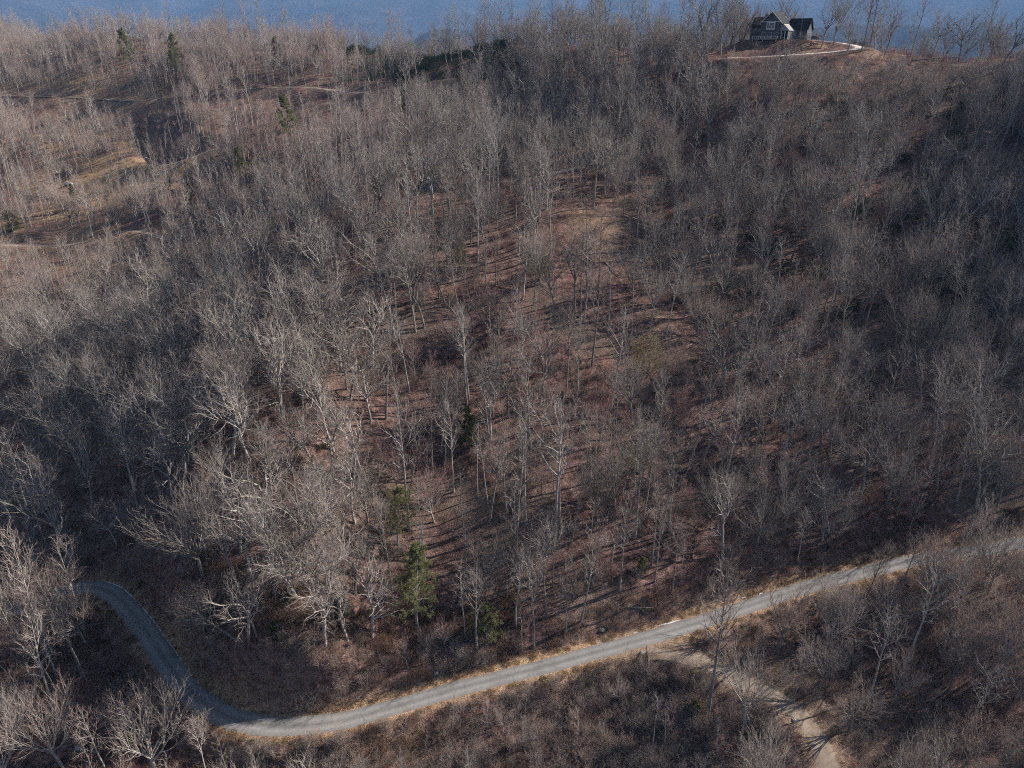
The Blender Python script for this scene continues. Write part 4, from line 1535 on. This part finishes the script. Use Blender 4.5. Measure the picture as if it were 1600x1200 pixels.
def poly_wall(name, pts2, y0, y1, m, parent):
    """a wall whose outline (x, z) is extruded from y0 to y1"""
    n = len(pts2)
    v = [(x, y0, z) for x, z in pts2] + [(x, y1, z) for x, z in pts2]
    f = [tuple(range(n)), tuple(range(2 * n - 1, n - 1, -1))] + [(i, i + n, (i + 1) % n + n, (i + 1) % n) for i in range(n)]
    return mesh_obj(name, v, f, m, parent)


M['siding'] = simple('slate_siding', (.10, .115, .135), (.075, .085, .10), 1.2, .8, .2)
M['shingle'] = simple('dark_shingle', (.038, .04, .046), (.026, .028, .032), 3.5, .9, .1)
M['trim'] = simple('white_trim', (.72, .71, .68), (.62, .61, .59), 1.5, .6, .3)
M['porch_metal'] = simple('porch_roof_metal', (.32, .305, .27), (.26, .25, .225), .7, .55, .4)
M['basement'] = simple('dark_basement_stone', (.055, .055, .05), (.035, .035, .034), 2.5, .9, .1)
M['deck'] = simple('deck_boards', (.26, .22, .18), (.19, .16, .13), 2, .8, .2)
mg, ntg, bg = mat('window_glass')
bg.inputs['Base Color'].default_value = (.02, .025, .035, 1); bg.inputs['Roughness'].default_value = .08; bg.inputs['Specular IOR Level'].default_value = .5
M['glass'] = mg


def window(parent, x0, x1, z0, z1, y, bars=(1, 1), face='y'):
    """a window set on a wall that faces -y (or +x): frame with a pane and bars under it"""
    def bx(nm, a0, a1, c0, c1, d0, d1, m, par):
        if face == 'y':
            return box(nm, a0, a1, y - d1, y - d0, c0, c1, m, par)
        return box(nm, y + d0, y + d1, a0, a1, c0, c1, m, par)
    f = bx('window', x0, x1, z0, z1, .0, .05, M['trim'], parent)
    t = .09
    bx('pane', x0 + t, x1 - t, z0 + t, z1 - t, .052, .062, M['glass'], f)
    for k in range(1, bars[0]):
        xm = x0 + (x1 - x0) * k / bars[0]
        bx('bar', xm - .03, xm + .03, z0 + t, z1 - t, .064, .085, M['trim'], f)
    for k in range(1, bars[1]):
        zm = z0 + (z1 - z0) * k / bars[1]
        bx('bar', x0 + t, x1 - t, zm - .03, zm + .03, .088, .10, M['trim'], f)


def gable_roof(parent, x0, x1, y0, y1, ze, zr, axis, m, ov=.5, th=.22, trim=True):
    """two thick plates and rake boards; axis 'y' = ridge runs along y"""
    if axis == 'y':
        xm = (x0 + x1) / 2
        s = (zr - ze) / (xm - x0)
        slab('roof_slope', (x0 - ov, y0 - ov, ze - ov * s), (xm, y0 - ov, zr), (xm, y1 + ov, zr), (x0 - ov, y1 + ov, ze - ov * s), th, m, parent)
        slab('roof_slope', (xm, y0 - ov, zr), (x1 + ov, y0 - ov, ze - ov * s), (x1 + ov, y1 + ov, ze - ov * s), (xm, y1 + ov, zr), th, m, parent)
        if trim:
            for yy in (y0 - ov - .09, y1 + ov + .005):
                for sx in (-1, 1):
                    xe = xm + sx * (xm - x0 + ov)
                    poly_wall('rake_board', [(xe, ze - ov * s - .30), (xm, zr - .30), (xm, zr + .03), (xe, ze - ov * s + .03)], yy, yy + .08, M['trim'], parent)
    else:
        ym = (y0 + y1) / 2
        s = (zr - ze) / (ym - y0)
        slab('roof_slope', (x0 - ov, y0 - ov, ze - ov * s), (x1 + ov, y0 - ov, ze - ov * s), (x1 + ov, ym, zr), (x0 - ov, ym, zr), th, m, parent)
        slab('roof_slope', (x0 - ov, ym, zr), (x1 + ov, ym, zr), (x1 + ov, y1 + ov, ze - ov * s), (x0 - ov, y1 + ov, ze - ov * s), th, m, parent)


def ridge_house():
    h = empty('ridge_house', HOUSE_POS, math.radians(-37))
    h.scale = (1.04, 1.04, 1.04)
    tag(h, 'large dark gabled house with pale porch roof and white trim on the ridge', 'house')
    W, D = 4.2, 11.0
    poly_wall('main_wall', [(-W, -.3), (W, -.3), (W, 6.3), (0, 10.1), (-W, 6.3)], 0, D, M['siding'], h)
    gable_roof(h, -W, W, 0, D, 6.4, 10.35, 'y', M['shingle'], .6)
    # bay with three tall windows in the gable, gable returns, lower windows
    box('gable_band', -W - .02, W + .02, -.12, -.004, 6.35, 6.6, M['trim'], h)
    bay = box('bay', -1.7, 1.7, -.7, -.004, 3.5, 6.3, M['trim'], h)
    for k in range(3):
        window(bay, -1.5 + k * 1.03, -.58 + k * 1.03, 3.9, 6.1, -.702, (2, 2))
    for x0 in (-3.6, -.9, 1.8):
        window(h, x0, x0 + 1.7, .5, 2.6, -.004, (2, 1))
    # wings
    poly_wing = box('wing_wall', W + .01, W + 8.4, 8.2, 15.0, -.3, 4.0, M['siding'], h)
    gable_roof(h, W + .3, W + 8.4, 8.2, 15.0, 4.05, 7.9, 'x', M['shingle'], .5)
    poly_wall('wing_gable', [(8.25, 4.01), (14.95, 4.01), (11.6, 7.6)], 0, .15, M['siding'], h).matrix_local = Matrix.Translation((W + 8.39, 0, 0)) @ Matrix.Rotation(math.pi / 2, 4, 'Z') @ Matrix.Scale(1, 4)
    for y_ in (9.2, 12.2):
        window(h, y_, y_ + 1.4, .8, 2.6, W + 8.402, (2, 2), 'x')
    window(h, W + 5.2, W + 6.8, .7, 2.6, 8.196, (2, 2))
    box('wing_wall', -W - 5.5, -W - .01, 4.5, 10.5, -.3, 5.2, M['siding'], h)
    gable_roof(h, -W - 5.5, -W - .3, 4.5, 10.5, 5.25, 8.6, 'x', M['shingle'], .5)
    window(h, -W - 4.6, -W - 3.2, 2.8, 4.6, 4.496, (2, 2)); window(h, -W - 2.3, -W - .9, 2.8, 4.6, 4.496, (2, 2))
    # porch along the sunny side: floor, posts, hipped metal roof with ribs, windows and door behind
    px1, py0, py1 = W + 3.6, -.6, 8.0
    box('porch_floor', W + .01, px1, py0, py1, -.25, -.02, M['deck'], h)
    zt, zb = 6.0, 3.1
    slab('porch_roof', (W + .03, py0 + 2.2, zt), (px1 + .4, py0 - .4, zb), (px1 + .4, py1 + .1, zb), (W + .03, py1 + .1, zt), .14, M['porch_metal'], h)
    slab('porch_roof', (W + .03, py0 - .4, zb), (px1 + .4, py0 - .4, zb), (W + .03, py0 + 2.2, zt), (W + .03, py0 + 2.19, zt), .14, M['porch_metal'], h)
    for k in range(7):
        y_ = py0 + .6 + k * 1.2
        zt_ = zt if y_ > py0 + 2.2 else zt
        slab('roof_rib', (W + 1.2, y_ - .03, zt - (zt - zb) * 1.17 / (px1 + .37 - W) + .05), (px1 + .38, y_ - .03, zb + .05), (px1 + .38, y_ + .03, zb + .05), (W + 1.2, y_ + .03, zt - (zt - zb) * 1.17 / (px1 + .37 - W) + .05), .05, M['porch_metal'], h)
    box('porch_fascia', px1 + .02, px1 + .12, py0, py1, zb - .32, zb - .1, M['trim'], h)
    for k in range(6):
        y_ = py0 + .15 + k * (py1 - py0 - .3) / 5
        box('porch_post', px1 - .26, px1 - .02, y_ - .12, y_ + .12, -.02, zb - .1, M['trim'], h)
    box('porch_post', W + .5, W + .74, py0 + .03, py0 + .27, -.02, zb - .1, M['trim'], h)
    box('porch_post', W + 2, W + 2.24, py0 + .03, py0 + .27, -.02, zb - .1, M['trim'], h)
    for k in range(3):
        window(h, 1.2 + k * 2.3, 2.6 + k * 2.3, .3, 2.6, W + .004, (2, 1), 'x')
    # deck in front with railing
    box('deck', -W - 2.2, W - .1, -2.6, -.02, -.3, -.06, M['deck'], h)
    box('rail', -W - 2.2, W - .1, -2.6, -2.5, .92, 1.04, M['trim'], h)
    box('rail', -W - 2.2, W - .1, -2.6, -2.5, .06, .15, M['trim'], h)
    n = 12
    for k in range(n + 1):
        x_ = -W - 2.2 + k * (2 * W + 2.1) / n
        big = k % 3 == 0
        w_ = .11 if big else .05
        box('rail_post', x_ - w_, x_ + w_, -2.62 if big else -2.58, -2.48 if big else -2.52, -.06 if big else .15, 1.1 if big else .92, M['trim'], h)
    for x_ in (-W - 2.0, -W + 2.2, W - .5):
        box('deck_post', x_ - .13, x_ + .13, -2.55, -2.3, -6.2, -.3, M['trim'], h)
    box('basement_wall', -W - 1.8, W + .2, -1.2, .5, -7.0, -.32, M['basement'], h)
    box('chimney', -W - 1.2, -W - .2, 7.0, 8.0, 5, 9.8, M['basement'], h)


ridge_house()


def cottage():
    g = ground_at(672, 303)
    c = empty('cottage', (g[0], g[1] + 4, Hs(g[0], g[1] + 2)), .2)
    tag(c, 'small blue-grey cottage half hidden behind bare trunks left of the knoll', 'house')
    M['blue_siding'] = simple('blue_grey_siding', (.20, .21, .25), (.15, .16, .19), 1.5, .8, .2)
    poly_wall('wall', [(-3, -1.5), (3, -1.5), (3, 2.7), (0, 4.6), (-3, 2.7)], 0, 8, M['blue_siding'], c)
    gable_roof(c, -3, 3, 0, 8, 2.75, 4.75, 'y', M['shingle'], .4)
    window(c, -2.2, -1.0, .7, 2.0, -.004, (2, 2)); window(c, 1.1, 2.2, .7, 2.0, -.004, (2, 2))
    d = box('door', -.5, .5, -.06, -.004, -.1, 2.1, M['trim'], c)
    box('handle', .32, .4, -.1, -.062, .95, 1.05, M['glass'], d)
    box('step', -.9, .9, -1.3, -.01, -.5, -.15, M['concrete'], c)


cottage()


def car(loc, rz, paint, lab):
    c = empty('parked_car', loc, rz)
    tag(c, lab, 'car', 'cars parked on the hills')
    prof = [(-2.2, .35), (-2.25, .75), (-2.1, .98), (-1.75, 1.02), (-1.45, 1.62), (.55, 1.66), (1.15, 1.1), (2.0, .98), (2.22, .75), (2.2, .35)]
    n = len(prof)
    V = []
    for yy, k in ((-.88, 0), (-.95, 1), (.95, 1), (.88, 0)):
        for x, z in prof:
            ins = .14 if z > 1.2 else 0
            V.append((x, yy - math.copysign(ins, yy), z if k or z < .5 else z - .02))
    F = [tuple(range(n))[::-1], tuple(range(3 * n, 4 * n))]
    for r in range(3):
        F += [(r * n + i, r * n + (i + 1) % n, (r + 1) * n + (i + 1) % n, (r + 1) * n + i) for i in range(n)]
    mesh_obj('body', V, F, paint, c)
    for sx in (-1, 1):
        mesh_obj('side_window', [(-1.35, sx * .875, 1.08), (.95, sx * .875, 1.12), (.5, sx * .83, 1.56), (-1.3, sx * .83, 1.54), (-1.35, sx * .86, 1.08), (.95, sx * .86, 1.12), (.5, sx * .80, 1.56), (-1.3, sx * .80, 1.54)],
                 [(0, 1, 2, 3), (7, 6, 5, 4), (0, 4, 5, 1), (1, 5, 6, 2), (2, 6, 7, 3), (3, 7, 4, 0)], M['glass'], c)
        box('headlight', 2.17, 2.24, sx * .68 - .18, sx * .68 + .18, .68, .84, M['trim'], c)
    slab('windscreen', (1.14, -.72, 1.16), (1.14, .72, 1.16), (.62, .68, 1.63), (.62, -.68, 1.63), .03, M['glass'], c)
    slab('rear_window', (-1.52, .68, 1.57), (-1.52, -.68, 1.57), (-1.76, -.72, 1.1), (-1.76, .72, 1.1), .03, M['glass'], c)
    for wx in (-1.4, 1.4):
        for sy in (-1, 1):
            rg = [(wx + .34 * math.cos(q), .34 + .34 * math.sin(q)) for q in np.linspace(0, 2 * math.pi, 14, endpoint=False)]
            w = poly_wall('wheel', [(x, z) for x, z in rg], sy * .98 - .1, sy * .98 + .1, M['glass'], c)
            rg = [(wx + .19 * math.cos(q), .34 + .19 * math.sin(q)) for q in np.linspace(0, 2 * math.pi, 12, endpoint=False)]
            poly_wall('rim', rg, sy * 1.085 - .012, sy * 1.085 + .012, M['porch_metal'], w)


M['white_paint'] = simple('white_car_paint', (.78, .78, .78), (.72, .72, .72), .6, .3, .5)
M['dark_paint'] = simple('dark_red_car_paint', (.05, .03, .035), (.04, .025, .03), .6, .25, .5)
a = at_y(1270, 61.5, 353)
car((a[0], a[1], Hs(a[0], a[1]) + .12), .1, M['dark_paint'], 'dark car parked on the pale drive beside the ridge house')
g = ground_at(107, 290)
car((g[0], g[1], g[2] + .1), .25, M['white_paint'], 'white car parked among thin trees on the sunny hillside')

# ------------------------------------------------------------------ haze
def haze_box():
    lo, hi = (-27000, -27000, float(min(mz.min(), Z.min())) - 1), (27000, 27000, float(mz.max()) + 12)
    v = [(x, y, z) for z in (lo[2], hi[2]) for y in (lo[1], hi[1]) for x in (lo[0], hi[0])]
    f = [(0, 2, 3, 1), (4, 5, 7, 6), (0, 1, 5, 4), (2, 6, 7, 3), (0, 4, 6, 2), (1, 3, 7, 5)]
    m = bpy.data.materials.new('blue_air')
    m.use_nodes = True
    nt = m.node_tree
    nt.nodes.remove(nt.nodes['Principled BSDF'])
    pv = nt.nodes.new('ShaderNodeVolumePrincipled')
    pv.inputs['Color'].default_value = (.30, .54, 1.0, 1)
    pv.inputs['Density'].default_value = 5.4e-5
    pv.inputs['Anisotropy'].default_value = 0.0
    nt.links.new(pv.outputs[0], nt.nodes['Material Output'].inputs['Volume'])
    o = mesh_obj('haze', v, f, m)
    tag(o, 'thin blue winter haze over the valleys', None, None, 'stuff')


haze_box()
